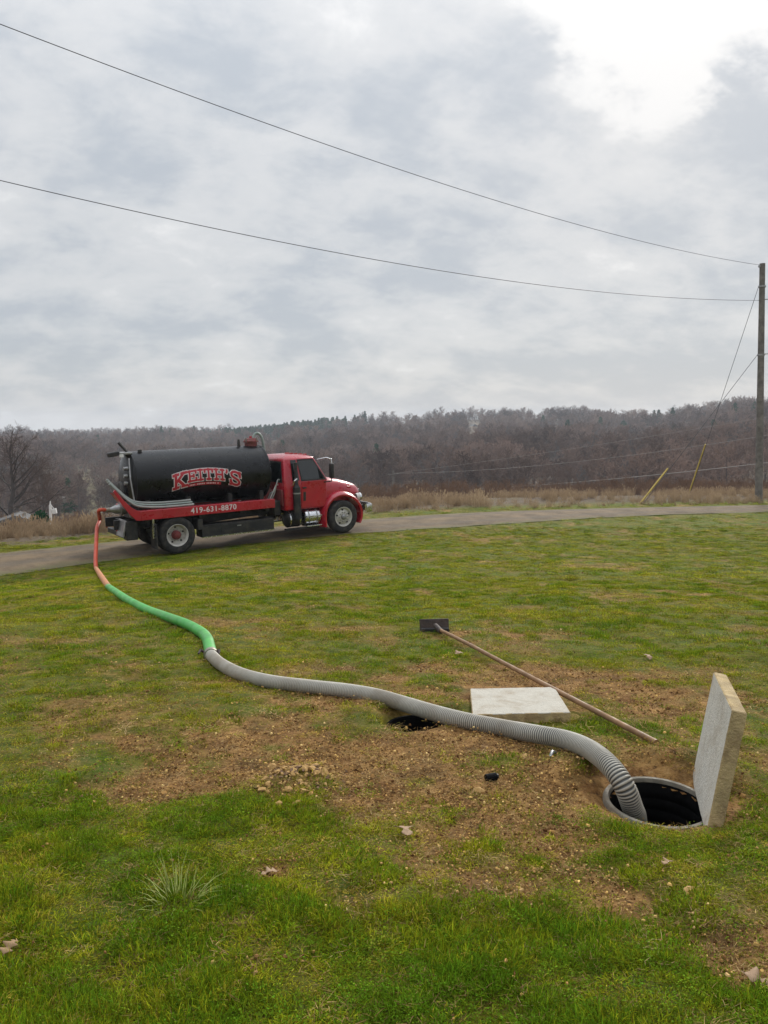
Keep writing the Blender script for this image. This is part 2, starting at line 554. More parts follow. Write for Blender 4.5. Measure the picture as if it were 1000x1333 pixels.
M['leaf_pink'] = principled('dry_pale_leaf', (0.30, 0.195, 0.115), 0.8, var=0.25, vscale=30)
M['bark'] = principled('grey_bark', (0.115, 0.098, 0.092), 0.9, var=0.25, vscale=2)
M['bark_pale'] = principled('pale_bark', (0.17, 0.16, 0.155), 0.9, var=0.2, vscale=2)
M['roof'] = principled('grey_roof_shingle', (0.13, 0.125, 0.12), 0.9, var=0.2, vscale=3)
M['siding'] = principled('tan_siding', (0.30, 0.27, 0.23), 0.8, var=0.1, vscale=3)


def twig_mat(name, a, b, translucent=0.0):
    m = bpy.data.materials.new(name); m.use_nodes = True
    t = NT(m.node_tree)
    oi = t.node('ShaderNodeObjectInfo')
    geo = t.node('ShaderNodeNewGeometry')
    n = t.noise(geo.outputs['Position'], 0.022, 4)
    f = t.math('ADD', t.math('MULTIPLY', oi.outputs['Random'], 0.5), t.math('MULTIPLY', t.maprange(n, 0.38, 0.62), 0.5))
    c = t.mix(f, a, b)
    d = t.node('ShaderNodeBsdfDiffuse', i={'Color': c, 'Roughness': 1.0})
    o = t.node('ShaderNodeOutputMaterial')
    if translucent:
        tr = t.node('ShaderNodeBsdfTranslucent', i={'Color': c})
        mx = t.node('ShaderNodeMixShader'); mx.inputs[0].default_value = translucent
        t.t.links.new(d.outputs[0], mx.inputs[1]); t.t.links.new(tr.outputs[0], mx.inputs[2])
        t.t.links.new(mx.outputs[0], o.inputs[0])
    else:
        t.t.links.new(d.outputs[0], o.inputs[0])
    return m


M['twig'] = twig_mat('bare_twigs', (0.104, 0.075, 0.063), (0.40, 0.290, 0.238))
M['twig_red'] = twig_mat('reddish_brush_twigs', (0.16, 0.102, 0.074), (0.33, 0.22, 0.155))
M['twig_pale'] = twig_mat('pale_bare_twigs', (0.16, 0.145, 0.14), (0.22, 0.20, 0.19))
M['bark_dark'] = principled('dark_bark', (0.055, 0.045, 0.040), .9, var=.2, vscale=2)
M['twig_dark'] = twig_mat('dark_bare_twigs', (0.13, 0.10, 0.088), (0.15, 0.115, 0.10))
M['needle'] = twig_mat('pine_needles', (0.018, 0.072, 0.030), (0.042, 0.120, 0.050))
M['dry'] = twig_mat('dry_grass_blades', (0.24, 0.165, 0.10), (0.52, 0.40, 0.265), 0.3)


def blade_mat(name, cols, transl=0.3):
    """cols: base colour, green, olive, straw; tint attribute on instances picks between them"""
    m = bpy.data.materials.new(name); m.use_nodes = True
    t = NT(m.node_tree)
    ti = t.node('ShaderNodeAttribute', attribute_type='INSTANCER', attribute_name='tint')
    hh = t.node('ShaderNodeAttribute', attribute_type='GEOMETRY', attribute_name='h')
    geo = t.node('ShaderNodeNewGeometry')
    n = t.noise(geo.outputs['Position'], 2.2, 4)
    f = t.math('ADD', ti.outputs['Fac'], t.math('MULTIPLY', t.math('SUBTRACT', n, 0.5), 0.6), clamp=True)
    c = t.mix(t.maprange(f, 0.0, 0.5, smooth=False), cols[1], cols[2])
    c = t.mix(t.maprange(f, 0.55, 1.0, smooth=False), c, cols[3])
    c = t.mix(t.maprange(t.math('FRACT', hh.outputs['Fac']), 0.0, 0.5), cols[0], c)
    own = t.math('MULTIPLY', t.math('FLOOR', hh.outputs['Fac']), 0.142)
    hsv = t.node('ShaderNodeHueSaturation', i={'Color': c})
    t.set(hsv.inputs['Value'], t.math('ADD', 0.48, t.math('MULTIPLY', own, 1.10)))
    t.set(hsv.inputs['Hue'], t.math('ADD', 0.485, t.math('MULTIPLY', own, 0.025)))
    oi = t.node('ShaderNodeObjectInfo')
    c = t.mix(1.0, hsv.outputs[0], t.mix(oi.outputs['Random'], (0.62, 0.62, 0.62), (1.38, 1.38, 1.38)), 'MULTIPLY')
    d = t.node('ShaderNodeBsdfDiffuse', i={'Color': c})
    tr = t.node('ShaderNodeBsdfTranslucent', i={'Color': c})
    mx = t.node('ShaderNodeMixShader'); mx.inputs[0].default_value = transl
    t.t.links.new(d.outputs[0], mx.inputs[1]); t.t.links.new(tr.outputs[0], mx.inputs[2])
    o = t.node('ShaderNodeOutputMaterial'); t.t.links.new(mx.outputs[0], o.inputs[0])
    return m


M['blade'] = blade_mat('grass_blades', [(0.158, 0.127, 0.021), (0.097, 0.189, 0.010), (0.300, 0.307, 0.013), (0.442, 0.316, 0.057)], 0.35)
M['clover'] = blade_mat('clover_leaves', [(0.094, 0.144, 0.016), (0.090, 0.172, 0.012), (0.154, 0.218, 0.016), (0.242, 0.241, 0.030)], 0.3)
M['straw'] = blade_mat('dry_straw', [(0.192, 0.120, 0.052), (0.160, 0.096, 0.040), (0.240, 0.156, 0.068), (0.352, 0.256, 0.128)], 0.1)
M['chip'] = blade_mat('earth_chips', [(0.298, 0.182, 0.071), (0.185, 0.099, 0.037), (0.369, 0.220, 0.078), (0.474, 0.328, 0.149)], 0.0)

# ground material
gm = bpy.data.materials.new('ground_soil_and_turf'); gm.use_nodes = True
t = NT(gm.node_tree)
geo = t.node('ShaderNodeNewGeometry'); P = geo.outputs['Position']
da = t.node('ShaderNodeAttribute', attribute_type='GEOMETRY', attribute_name='dirt')
fa = t.node('ShaderNodeAttribute', attribute_type='GEOMETRY', attribute_name='wild')
na = t.noise(P, 6.0, 8, 0.65); nb = t.noise(P, 34.0, 8, 0.7); nc = t.noise(P, 1.1, 5, 0.55)
soil = t.mix(t.maprange(na, 0.36, 0.64), (0.207, 0.101, 0.034), (0.413, 0.230, 0.080))
soil = t.mix(t.maprange(nb, 0.50, 0.74), soil, (0.499, 0.316, 0.131))
soil = t.mix(t.maprange(nb, 0.50, 0.30), soil, (0.074, 0.037, 0.016))
soil = t.mix(t.maprange(t.noise(P, 2.3, 5, .6), 0.50, 0.66, 0.0, 0.6), soil, (0.100, 0.056, 0.024))
turf = t.mix(t.maprange(na, 0.35, 0.65), (0.072, 0.092, 0.010), (0.170, 0.157, 0.019))
turf = t.mix(t.math('MULTIPLY', t.maprange(nb, 0.45, 0.70), 0.55), turf, (0.196, 0.126, 0.036))
turf = t.mix(t.math('MULTIPLY', t.maprange(t.noise(P, 60.0, 4, .7), 0.42, 0.30), 0.7), turf, (0.055, 0.045, 0.015))
turf = t.mix(t.maprange(nc, 0.40, 0.65), turf, t.mix(0.55, turf, (0.075, 0.135, 0.022)))
near = t.mix(da.outputs['Fac'], turf, soil)
wild = t.mix(t.maprange(t.noise(P, 0.05, 6, 0.6), 0.4, 0.62), (0.105, 0.078, 0.058), (0.165, 0.125, 0.088))
wild = t.mix(t.maprange(t.noise(P, 0.6, 6, 0.6), 0.4, 0.7), wild, (0.13, 0.105, 0.06))
oa = t.node('ShaderNodeAttribute', attribute_type='GEOMETRY', attribute_name='open')
wild = t.mix(oa.outputs['Fac'], wild, t.mix(t.maprange(t.noise(P, 0.04, 6, .65), .4, .6), (0.12, 0.098, 0.055), (0.19, 0.165, 0.09)))
gcol = t.mix(fa.outputs['Fac'], near, wild)
b = t.node('ShaderNodeBsdfPrincipled', i={'Base Color': gcol, 'Roughness': 0.95})
b.inputs['Specular IOR Level'].default_value = 0.15
bp = t.node('ShaderNodeBump'); bp.inputs['Strength'].default_value = 1.0; bp.inputs['Distance'].default_value = 0.05
t.set(bp.inputs['Height'], t.math('ADD', t.math('MULTIPLY', nb, 0.6), na)); t.set(b.inputs['Normal'], bp.outputs[0])
o = t.node('ShaderNodeOutputMaterial'); t.t.links.new(b.outputs[0], o.inputs[0])
M['ground'] = gm

# road material: worn gravel with two wheel tracks
rm = bpy.data.materials.new('worn_gravel_lane'); rm.use_nodes = True
t = NT(rm.node_tree)
geo = t.node('ShaderNodeNewGeometry'); P = geo.outputs['Position']
ac = t.node('ShaderNodeAttribute', attribute_type='GEOMETRY', attribute_name='across')
na = t.noise(P, 1.3, 8, 0.65); nb = t.noise(P, 22.0, 6, 0.7)
rc = t.mix(t.maprange(na, 0.35, 0.68), (0.075, 0.049, 0.025), (0.177, 0.120, 0.063))
rc = t.mix(t.maprange(nb, 0.45, 0.75), rc, (0.179, 0.130, 0.077))
trk = t.math('ABSOLUTE', t.math('SUBTRACT', t.math('ABSOLUTE', t.math('SUBTRACT', ac.outputs['Fac'], 0.5)), 0.24))
rc = t.mix(t.maprange(trk, 0.12, 0.02, 0.0, 0.45), rc, (0.10, 0.082, 0.060))
edge = t.math('ADD', t.math('ABSOLUTE', t.math('SUBTRACT', ac.outputs['Fac'], 0.5)), t.math('MULTIPLY', t.math('SUBTRACT', na, 0.5), 0.35))
rc = t.mix(t.maprange(edge, 0.36, 0.50), rc, (0.12, 0.105, 0.045))
b = t.node('ShaderNodeBsdfPrincipled', i={'Base Color': rc, 'Roughness': 0.95})
bp = t.node('ShaderNodeBump'); bp.inputs['Strength'].default_value = 1.0; bp.inputs['Distance'].default_value = 0.02
t.set(bp.inputs['Height'], nb); t.set(b.inputs['Normal'], bp.outputs[0])
o = t.node('ShaderNodeOutputMaterial'); t.t.links.new(b.outputs[0], o.inputs[0])
M['road'] = rm

# ------------------------------------------------------------------ ground sheet
def axis_x():
    xs = [0.0]
    while xs[-1] < 1500:
        x = xs[-1]
        xs.append(x + (0.032 if x < 2.8 else max(0.032, 0.032 + (x - 2.8) * 0.035)))
    xs = np.array(xs)
    return np.r_[-xs[:0:-1], xs]


def axis_y():
    ys = [-40.0]
    while ys[-1] < 2400:
        y = ys[-1]
        if y < 1.2: s = max(0.032, (1.2 - y) * 0.12)
        elif y < 5.6: s = 0.032
        else: s = 0.032 + (y - 5.6) * 0.021
        ys.append(y + s)
    return np.array(ys)


XS, YS = axis_x(), axis_y()
GX, GY = np.meshgrid(XS, YS)
GZ = gz(GX, GY)
ny, nx = GX.shape
verts = np.stack([GX.ravel(), GY.ravel(), GZ.ravel()], 1)
ii = np.arange(ny * nx).reshape(ny, nx)
quads = np.stack([ii[:-1, :-1], ii[:-1, 1:], ii[1:, 1:], ii[1:, :-1]], -1).reshape(-1, 4)
cx = verts[quads].mean(1)
keep = np.ones(len(quads), bool)
for (H, _a, _b, sf) in HOLES:
    keep &= np.hypot(cx[:, 0] - H[0], cx[:, 1] - H[1]) > (HR - 0.005) * sf
quads = quads[keep]
me = bpy.data.meshes.new('ground')
me.vertices.add(len(verts)); me.vertices.foreach_set('co', verts.ravel())
me.loops.add(len(quads) * 4); me.loops.foreach_set('vertex_index', quads.ravel())
me.polygons.add(len(quads)); me.polygons.foreach_set('loop_start', np.arange(len(quads)) * 4)
me.polygons.foreach_set('loop_total', np.full(len(quads), 4))
me.update(calc_edges=True)
me.shade_smooth()
a = me.attributes.new('dirt', 'FLOAT', 'POINT'); a.data.foreach_set('value', dirt(GX, GY).ravel().astype(np.float32))
wl = sstep(1.0, 3.0, GY - far_y(GX))
a = me.attributes.new('wild', 'FLOAT', 'POINT'); a.data.foreach_set('value', wl.ravel().astype(np.float32))
_k = GX / np.maximum(GY, 1.0)
op = np.clip(np.exp(-((_k + .37) / .07) ** 2 - ((GY - 330) / 110) ** 2) + .9 * np.exp(-((_k + .31) / .08) ** 2 - ((GY - 560) / 90) ** 2), 0, 1)
a = me.attributes.new('open', 'FLOAT', 'POINT'); a.data.foreach_set('value', op.ravel().astype(np.float32))
me.materials.append(M['ground'])
go = bpy.data.objects.new('ground', me); COL.objects.link(go); tag(go, kind='structure')

# road strip
tt = np.linspace(0, 1, 260)
xa = NEAR[0, 0] + (NEAR[-1, 0] - NEAR[0, 0]) * tt
xb = FAR[0, 0] + (FAR[-1, 0] - FAR[0, 0]) * tt
na_, nb_ = np.stack([xa, near_y(xa)], 1), np.stack([xb, far_y(xb)], 1)
for arr in (na_, nb_):      # ease the traced corners
    for _ in range(12):
        arr[1:-1] = (arr[:-2] + 2 * arr[1:-1] + arr[2:]) / 4
na_[:, 1] += 0.5 * (fbm(na_[:, 0] * 0.9, na_[:, 0] * 0 + 1, 5, 3) - 0.5)
rv, rf, acr = [], [], []
NA = 9
for i in range(len(tt)):
    for j in range(NA):
        w = j / (NA - 1)
        p = na_[i] * (1 - w) + nb_[i] * w
        crown = 0.05 * (1 - (2 * w - 1) ** 2)
        rv.append((p[0], p[1], float(roadz(p[0])) + 0.006 + crown)); acr.append(w)
for i in range(len(tt) - 1):
    for j in range(NA - 1):
        rf.append((i * NA + j, (i + 1) * NA + j, (i + 1) * NA + j + 1, i * NA + j + 1))
ro = mesh_obj('road', rv, rf, M['road'], smooth=60)
a = ro.data.attributes.new('across', 'FLOAT', 'POINT'); a.data.foreach_set('value', np.array(acr, np.float32))
tag(ro, kind='structure')

# ------------------------------------------------------------------ scattered instances (geometry nodes)
def proto_mesh(name, verts, faces, mat, hval=None, smooth=False):
    me = bpy.data.meshes.new(name)
    me.from_pydata([tuple(map(float, v)) for v in verts], [], faces)
    me.update()
    for m in (mat if isinstance(mat, (list, tuple)) else [mat]):
        me.materials.append(m)
    if hval is not None:
        a = me.attributes.new('h', 'FLOAT', 'POINT'); a.data.foreach_set('value', np.array(hval, np.float32))
    if smooth: me.shade_smooth()
    return me


def scatter(name, pts, rot, scl, idx, protos, tint=None, label=None, cat=None):
    n = len(pts)
    col = bpy.data.collections.new(name + '_kinds')
    for i, pm in enumerate(protos):
        po = bpy.data.objects.new('%s_%02d' % (name, i), pm)
        col.objects.link(po)
    me = bpy.data.meshes.new(name)
    me.vertices.add(n); me.vertices.foreach_set('co', np.asarray(pts, np.float32).ravel())
    def att(nm, typ, prop, arr):
        a = me.attributes.new(nm, typ, 'POINT'); a.data.foreach_set(prop, arr)
    att('rot', 'FLOAT_VECTOR', 'vector', np.asarray(rot, np.float32).ravel())
    scl = np.asarray(scl, np.float32)
    if scl.ndim == 1: scl = np.repeat(scl[:, None], 3, 1)
    att('scl', 'FLOAT_VECTOR', 'vector', scl.ravel())
    att('pick', 'INT', 'value', np.asarray(idx, np.int32))
    att('tint', 'FLOAT', 'value', np.asarray(tint if tint is not None else np.zeros(n), np.float32))
    o = bpy.data.objects.new(name, me); COL.objects.link(o)
    ng = bpy.data.node_groups.new(name + '_nodes', 'GeometryNodeTree')
    ng.interface.new_socket('Geometry', in_out='INPUT', socket_type='NodeSocketGeometry')
    ng.interface.new_socket('Geometry', in_out='OUTPUT', socket_type='NodeSocketGeometry')
    N = ng.nodes; L = ng.links.new
    gi = N.new('NodeGroupInput'); g_o = N.new('NodeGroupOutput')
    m2p = N.new('GeometryNodeMeshToPoints')
    iop = N.new('GeometryNodeInstanceOnPoints')
    ci = N.new('GeometryNodeCollectionInfo'); ci.inputs['Collection'].default_value = col
    ci.inputs['Separate Children'].default_value = True; ci.inputs['Reset Children'].default_value = True
    def named(nm, typ):
        x = N.new('GeometryNodeInputNamedAttribute'); x.data_type = typ; x.inputs['Name'].default_value = nm
        return x.outputs[0]
    e2r = N.new('FunctionNodeEulerToRotation'); L(named('rot', 'FLOAT_VECTOR'), e2r.inputs[0])
    L(gi.outputs[0], m2p.inputs[0]); L(m2p.outputs[0], iop.inputs['Points'])
    L(ci.outputs[0], iop.inputs['Instance']); iop.inputs['Pick Instance'].default_value = True
    L(named('pick', 'INT'), iop.inputs['Instance Index'])
    L(e2r.outputs[0], iop.inputs['Rotation']); L(named('scl', 'FLOAT_VECTOR'), iop.inputs['Scale'])
    L(iop.outputs[0], g_o.inputs[0])
    md = o.modifiers.new('scatter', 'NODES'); md.node_group = ng
    tag(o, label, cat, kind='stuff')
    return o


def blade(v, f, h, base, az, lean, length, width, curl, rnd):
    """one grass blade as a three-piece strip"""
    d = np.array([math.cos(az), math.sin(az), 0]); s = np.array([-math.sin(az), math.cos(az), 0])
    b = len(v); p = np.array(base, float); ang = lean
    segs = 3
    for i in range(segs + 1):
        t_ = i / segs
        w = width * (1 - t_ ** 1.6) * 0.5 + 0.0002
        v.append(p - s * w); v.append(p + s * w); h += [t_, t_]
        p = p + (d * math.sin(ang) + np.array([0, 0, 1]) * math.cos(ang)) * length / segs
        ang += curl
    for i in range(segs):
        a = b + 2 * i
        f.append((a, a + 1, a + 3, a + 2))
    g = rnd.random()          # whole number carries the blade's own shade, fraction the height along it
    h[-2 * (segs + 1):] = [q_ * .98 + int(g * 8) for q_ in h[-2 * (segs + 1):]]


def clump(seed, nb, rad, hmin, hmax, wid, leanmax, curl, name, mat):
    r = random.Random(seed); v, f, h = [], [], []
    for _ in range(nb):
        q = rad * math.sqrt(r.random()); a = r.uniform(0, 6.283)
        az = a + r.gauss(0, 0.9)
        blade(v, f, h, (q * math.cos(a), q * math.sin(a), -0.008), az, abs(r.gauss(0, leanmax * .6)) * (0.5 + q / rad), r.uniform(hmin, hmax), wid * r.uniform(.7, 1.3), abs(r.gauss(curl, curl * .5)), r)
    return proto_mesh(name, v, f, mat, h)


GR = []
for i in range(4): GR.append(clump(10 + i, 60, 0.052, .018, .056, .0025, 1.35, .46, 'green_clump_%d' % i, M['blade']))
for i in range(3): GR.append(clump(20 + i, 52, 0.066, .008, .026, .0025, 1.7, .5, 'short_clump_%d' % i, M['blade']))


def clover(seed):
    r = random.Random(seed); v, f, h = [], [], []
    for _ in range(40):
        q = 0.06 * math.sqrt(r.random()); a = r.uniform(0, 6.283)
        c = np.array([q * math.cos(a), q * math.sin(a), r.uniform(.006, .03)])
        s = r.uniform(.0025, .0050); tl = np.array([r.uniform(-.5, .5), r.uniform(-.5, .5), 1]); tl /= np.linalg.norm(tl)
        e1 = np.cross(tl, [1, 0, .1]); e1 /= np.linalg.norm(e1); e2 = np.cross(tl, e1)
        b = len(v); _own = r.random()
        for k in range(6):
            th = k * math.pi / 3
            v.append(c + (e1 * math.cos(th) + e2 * math.sin(th) * .75) * s); h.append(int(_own * 8) + r.uniform(.5, .97))
        f.append(tuple(range(b, b + 6)))
    return proto_mesh('weed_leaves_%d' % seed, v, f, M['clover'], h)


GR += [clover(1), clover(2)]


def pts_in_view(n, d0, d1, kmax=.78, bias=1.0):
    """ground positions spread evenly over the wedge in front of the camera"""
    d = np.sqrt(rng.uniform(d0 ** 2, d1 ** 2, n)) if bias == 1.0 else rng.uniform(d0, d1, n)
    x = rng.uniform(-kmax, kmax, n) * d
    return x, d


def clear_of(x, y, ok):
    """keep off the road, the pits and the slab"""
    ok &= (y < near_y(x) + 0.05 + 0.20 * rng.standard_normal(len(x))) | (y > far_y(x) - 0.05 + 0.2 * rng.standard_normal(len(x)))
    for (H, _a, _b, sf) in HOLES:
        ok &= np.hypot(x - H[0], y - H[1]) > .32 * sf
    ok &= ~((x > SLAB[0]) & (x < SLAB[1]) & (y > SLAB[2]) & (y < SLAB[3]))
    return ok


gp, grt, gs, gi_, gt = [], [], [], [], []
for (n, d0, d1, sc, thin) in ((30000, 1.25, 3.2, .75, 1), (38000, 3.2, 6.5, .80, 1), (42000, 6.5, 13, 1.05, 1), (46000, 13, 26, 1.6, 1), (16000, 26, 42, 2.2, 1)):
    x, y = pts_in_view(n, d0, d1)
    D = dirt(x, y)
    lush = fbm(x * .9, y * .9, 61, 4)
    ok = rng.random(n) < np.clip(.95 - .86 * D ** 0.8, 0.10, 1) * np.clip(.1 + 1.5 * fbm(x * 7.5, y * 7.5, 73, 3), 0, 1) * np.interp(y, [2.5, 3.5, 6.0, 8.5, 12], [1, .58, .65, .95, 1.0])
    ok = clear_of(x, y, ok)
    ok &= y < far_y(x) + 2.6 - 1.3 * sstep(-3, 3, x)
    x, y, D, lush = x[ok], y[ok], D[ok], lush[ok]
    m = len(x)
    gp.append(np.stack([x, y, gz(x, y)], 1))
    grt.append(np.stack([rng.normal(0, .10, m), rng.normal(0, .10, m), rng.uniform(0, 6.283, m)], 1))
    tuft = sstep(.42, .66, fbm(x * 2.3, y * 2.3, 71, 3) * .45 + fbm(x * 7.5, y * 7.5, 73, 3) * .55)          # darker, longer tufts
    green = sstep(.44, .60, lush)
    hs = sc * rng.uniform(.6, 1.25, m) * (0.42 + .72 * tuft * np.interp(y, [2.2, 3.4, 4.5], [1.2, 1.1, .9])) * (1 - .25 * D)
    far = sstep(8, 20, y)
    hs2 = hs * (1 - .66 * far)
    wx = sc * rng.uniform(.8, 1.2, m) * np.interp(y, [2, 5, 9, 20], [.95, 1.05, 1.2, 1.5])
    gs.append(np.stack([wx, wx, hs2], 1))
    pk = np.where(rng.random(m) < .12 + .70 * tuft, rng.integers(0, 4, m), rng.integers(4, 7, m))
    wd = rng.random(m) < np.where(y < 7, .05 + .12 * (1 - tuft) * green, 0)
    pk = np.where(wd, rng.integers(7, 9, m), pk)
    gi_.append(pk)
    ti = .61 - .32 * tuft - .26 * green + .5 * (fbm(x * 4, y * 4, 79, 3) - .5) + .22 * D - .08 * far - .14 * (1 - sstep(2.6, 4.0, y)) + rng.normal(0, .27, m)
    ti += (rng.random(m) < .07) * .4
    gt.append(np.clip(ti, 0, 1))
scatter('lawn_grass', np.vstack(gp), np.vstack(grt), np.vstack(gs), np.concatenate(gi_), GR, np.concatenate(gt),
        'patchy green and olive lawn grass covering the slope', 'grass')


# dry straw and clippings lying on the bare ground
def straw(seed):
    r = random.Random(seed); v, f, h = [], [], []
    for _ in range(16):
        a = r.uniform(0, 6.283); q = .06 * math.sqrt(r.random()); b_ = r.uniform(0, 6.283)
        blade(v, f, h, (q * math.cos(b_), q * math.sin(b_), r.uniform(.001, .012)), a, r.uniform(1.2, 1.6), r.uniform(.012, .055), r.uniform(.0009, .0024), r.uniform(-.12, .22), r)
    return proto_mesh('straw_%d' % seed, v, f, M['straw'], [int(q_) + .8 for q_ in h])


ST = [straw(i) for i in range(4)]
sp, sr, ss, si, st_ = [], [], [], [], []
for (n, d0, d1, sc) in ((12000, 1.3, 4, .62), (18000, 4, 9, 1.05), (9000, 9, 26, 2.2)):
    x, y = pts_in_view(n, d0, d1)
    D = dirt(x, y)
    ok = rng.random(n) < np.where(y < 6, .22, .08) + .35 * D
    for (H, _a, _b, sf) in HOLES: ok &= np.hypot(x - H[0], y - H[1]) > .36 * sf
    ok = clear_of(x, y, ok); ok &= y < near_y(x) + .3
    x, y, D = x[ok], y[ok], D[ok]; m = len(x)
    sp.append(np.stack([x, y, gz(x, y) + .004], 1)); sr.append(np.stack([np.zeros(m), np.zeros(m), rng.uniform(0, 6.28, m)], 1))
    ss.append(sc * rng.uniform(.6, 1.3, m)); si.append(rng.integers(0, 4, m)); st_.append(np.clip(rng.normal(.45, .25, m), 0, 1))
scatter('dead_grass_litter', np.vstack(sp), np.vstack(sr), np.concatenate(ss), np.concatenate(si), ST, np.concatenate(st_),
        'dry straw and dead clippings strewn over bare earth', 'litter')


# flat earth and stone chips
def chip(seed):
    r = random.Random(seed); v, f, hv = [], [], []
    for _ in range(11):
        a = r.uniform(0, 6.283); q = .08 * math.sqrt(r.random())
        c = np.array([q * math.cos(a), q * math.sin(a), 0]); b0 = len(v)
        s = r.uniform(.002, .0060) * (1.5 if r.random() < .08 else 1)
        k = r.choice((4, 5, 5, 6)); ph = r.uniform(0, 6)
        hgt = s * r.uniform(.35, .8); hv += [r.randrange(8) + .9] * (2 * k)
        for i in range(k):
            th = ph + i * 2 * math.pi / k; rr = s * r.uniform(.75, 1.3)
            v.append(c + [rr * math.cos(th), rr * math.sin(th) * .8, -.002])
        for i in range(k):
            p = v[b0 + i]; v.append(c + (p - c) * r.uniform(.55, .8) + [0, 0, hgt * r.uniform(.7, 1.2)])
        f.append(tuple(range(b0 + k, b0 + 2 * k)))
        for i in range(k): f.append((b0 + i, b0 + (i + 1) % k, b0 + k + (i + 1) % k, b0 + k + i))
    return proto_mesh('chip_%d' % seed, v, f, M['chip'], hv)


CH = [chip(i) for i in range(6)]
sp, sr, ss, si, st_ = [], [], [], [], []
for (n, d0, d1, sc) in ((14000, 1.3, 4, .9), (22000, 4, 9, 1.1), (4000, 9, 16, 1.6)):
    x, y = pts_in_view(n, d0, d1)
    D = dirt(x, y)
    ok = rng.random(n) < .012 + .90 * D ** 1.5
    for (H, _a, _b, sf) in HOLES: ok &= np.hypot(x - H[0], y - H[1]) > .36 * sf
    ok = clear_of(x, y, ok)
    x, y, D = x[ok], y[ok], D[ok]; m = len(x)
    sp.append(np.stack([x, y, gz(x, y) + .001], 1)); sr.append(np.stack([rng.normal(0, .15, m), rng.normal(0, .15, m), rng.uniform(0, 6.28, m)], 1))
    ss.append(sc * rng.uniform(.5, 1.4, m)); si.append(rng.integers(0, 6, m)); st_.append(np.clip(rng.normal(.38, .28, m), 0, 1))
scatter('gravel', np.vstack(sp), np.vstack(sr), np.concatenate(ss), np.concatenate(si), CH, np.concatenate(st_),
        'small brown and tan stone chips mixed into the bare soil', 'gravel')


# larger clods of dug earth
def clod(seed):
    r = random.Random(seed)
    bm = bmesh.new(); bmesh.ops.create_icosphere(bm, subdivisions=1, radius=1)
    for v_ in bm.verts: v_.co = Vector((v_.co.x * r.uniform(.6, 1.3), v_.co.y * r.uniform(.6, 1.2), v_.co.z * r.uniform(.3, .8)))
    me = bpy.data.meshes.new('clod'); bm.to_mesh(me); bm.free()
    me.materials.append(M['chip'])
    a = me.attributes.new('h', 'FLOAT', 'POINT'); a.data.foreach_set('value', np.full(len(me.vertices), seed % 5 + .9, np.float32))
    return me


CD = [clod(i) for i in range(6)]
x, y = pts_in_view(9000, 2.2, 7.5)
D = dirt(x, y)
pz = np.exp(-((x - PILE[0]) / .45) ** 2 - ((y - PILE[1]) / .40) ** 2) + .6 * np.exp(-((np.hypot(x - HOLE_A[0], y - HOLE_A[1]) - .48) / .12) ** 2)
ok = rng.random(9000) < (.10 + .8 * pz) * D ** 2
for (H, _a, _b, sf) in HOLES: ok &= np.hypot(x - H[0], y - H[1]) > .33 * sf
ok = clear_of(x, y, ok)
x, y = x[ok], y[ok]; m = len(x)
sz = .006 + .016 * rng.random(m) ** 2.5
scatter('soil_clods', np.stack([x, y, gz(x, y) + sz * .15], 1), np.stack([rng.normal(0, .4, m), rng.normal(0, .4, m), rng.uniform(0, 6.28, m)], 1), sz, rng.integers(0, 6, m), CD,
        np.clip(rng.normal(.38, .25, m), 0, 1), 'loose clods of dug brown earth lying on the bare ground', 'soil')

# tall dry grass past the road
def tall(seed):
    r = random.Random(seed); v, f, h = [], [], []
    for _ in range(46):
        q = .30 * math.sqrt(r.random()); a = r.uniform(0, 6.283)
        L_ = r.uniform(.45, 1.05)
        blade(v, f, h, (q * math.cos(a), q * math.sin(a), -.02), r.uniform(0, 6.283), abs(r.gauss(.12, .16)), L_, r.uniform(.009, .020), abs(r.gauss(.10, .12)), r)
        if r.random() < .35:       # seed head
            p = v[-1]; b0 = len(v); w = .022
            v += [p + [-w, 0, -.09], p + [w, 0, -.09], p + [w * .6, 0, .05], p + [-w * .6, 0, .05]]; h += [1, 1, 1, 1]
            f.append((b0, b0 + 1, b0 + 2, b0 + 3))
    return proto_mesh('tall_grass_%d' % seed, v, f, M['dry'], h)


TG = [tall(i) for i in range(5)]
n = 11000
x = rng.uniform(-48, 60, n); off = rng.uniform(0, 1, n) ** 1.3 * 7.5
start = np.interp(x, [-12, -6, 0, 6, 14, 20], [3.0, 1.7, 1.4, .7, .55, .5])
y = far_y(x) + start + off
den = fbm(x * .5, y * .5, 81, 3)
ok = (rng.random(n) < (.16 + 1.1 * sstep(.40, .62, den)) * np.interp(x / y, [-.1, .1], [1, .62])) & (np.abs(x / y) < .85)
x, y, off = x[ok], y[ok], off[ok]; m = len(x)
hgt = rng.uniform(.5, 1.2, m) * (.25 + 1.35 * fbm(x * .55, y * .55, 83, 3)) * np.interp(off, [0, .8, 3, 8], [.45, .9, 1.05, 1.0])
hgt *= np.interp(x / y, [-.6, -.2, 0, .3, .6], [.55, .55, .58, .42, .36])
scatter('dry_grass', np.stack([x, y, gz(x, y)], 1), np.stack([rng.normal(0, .08, m), rng.normal(0, .08, m), rng.uniform(0, 6.28, m)], 1),
        np.stack([hgt * 1.1, hgt * 1.1, hgt], 1), rng.integers(0, 5, m), TG, rng.random(m), 'tall tan dead grass along the far side of the lane', 'grass')


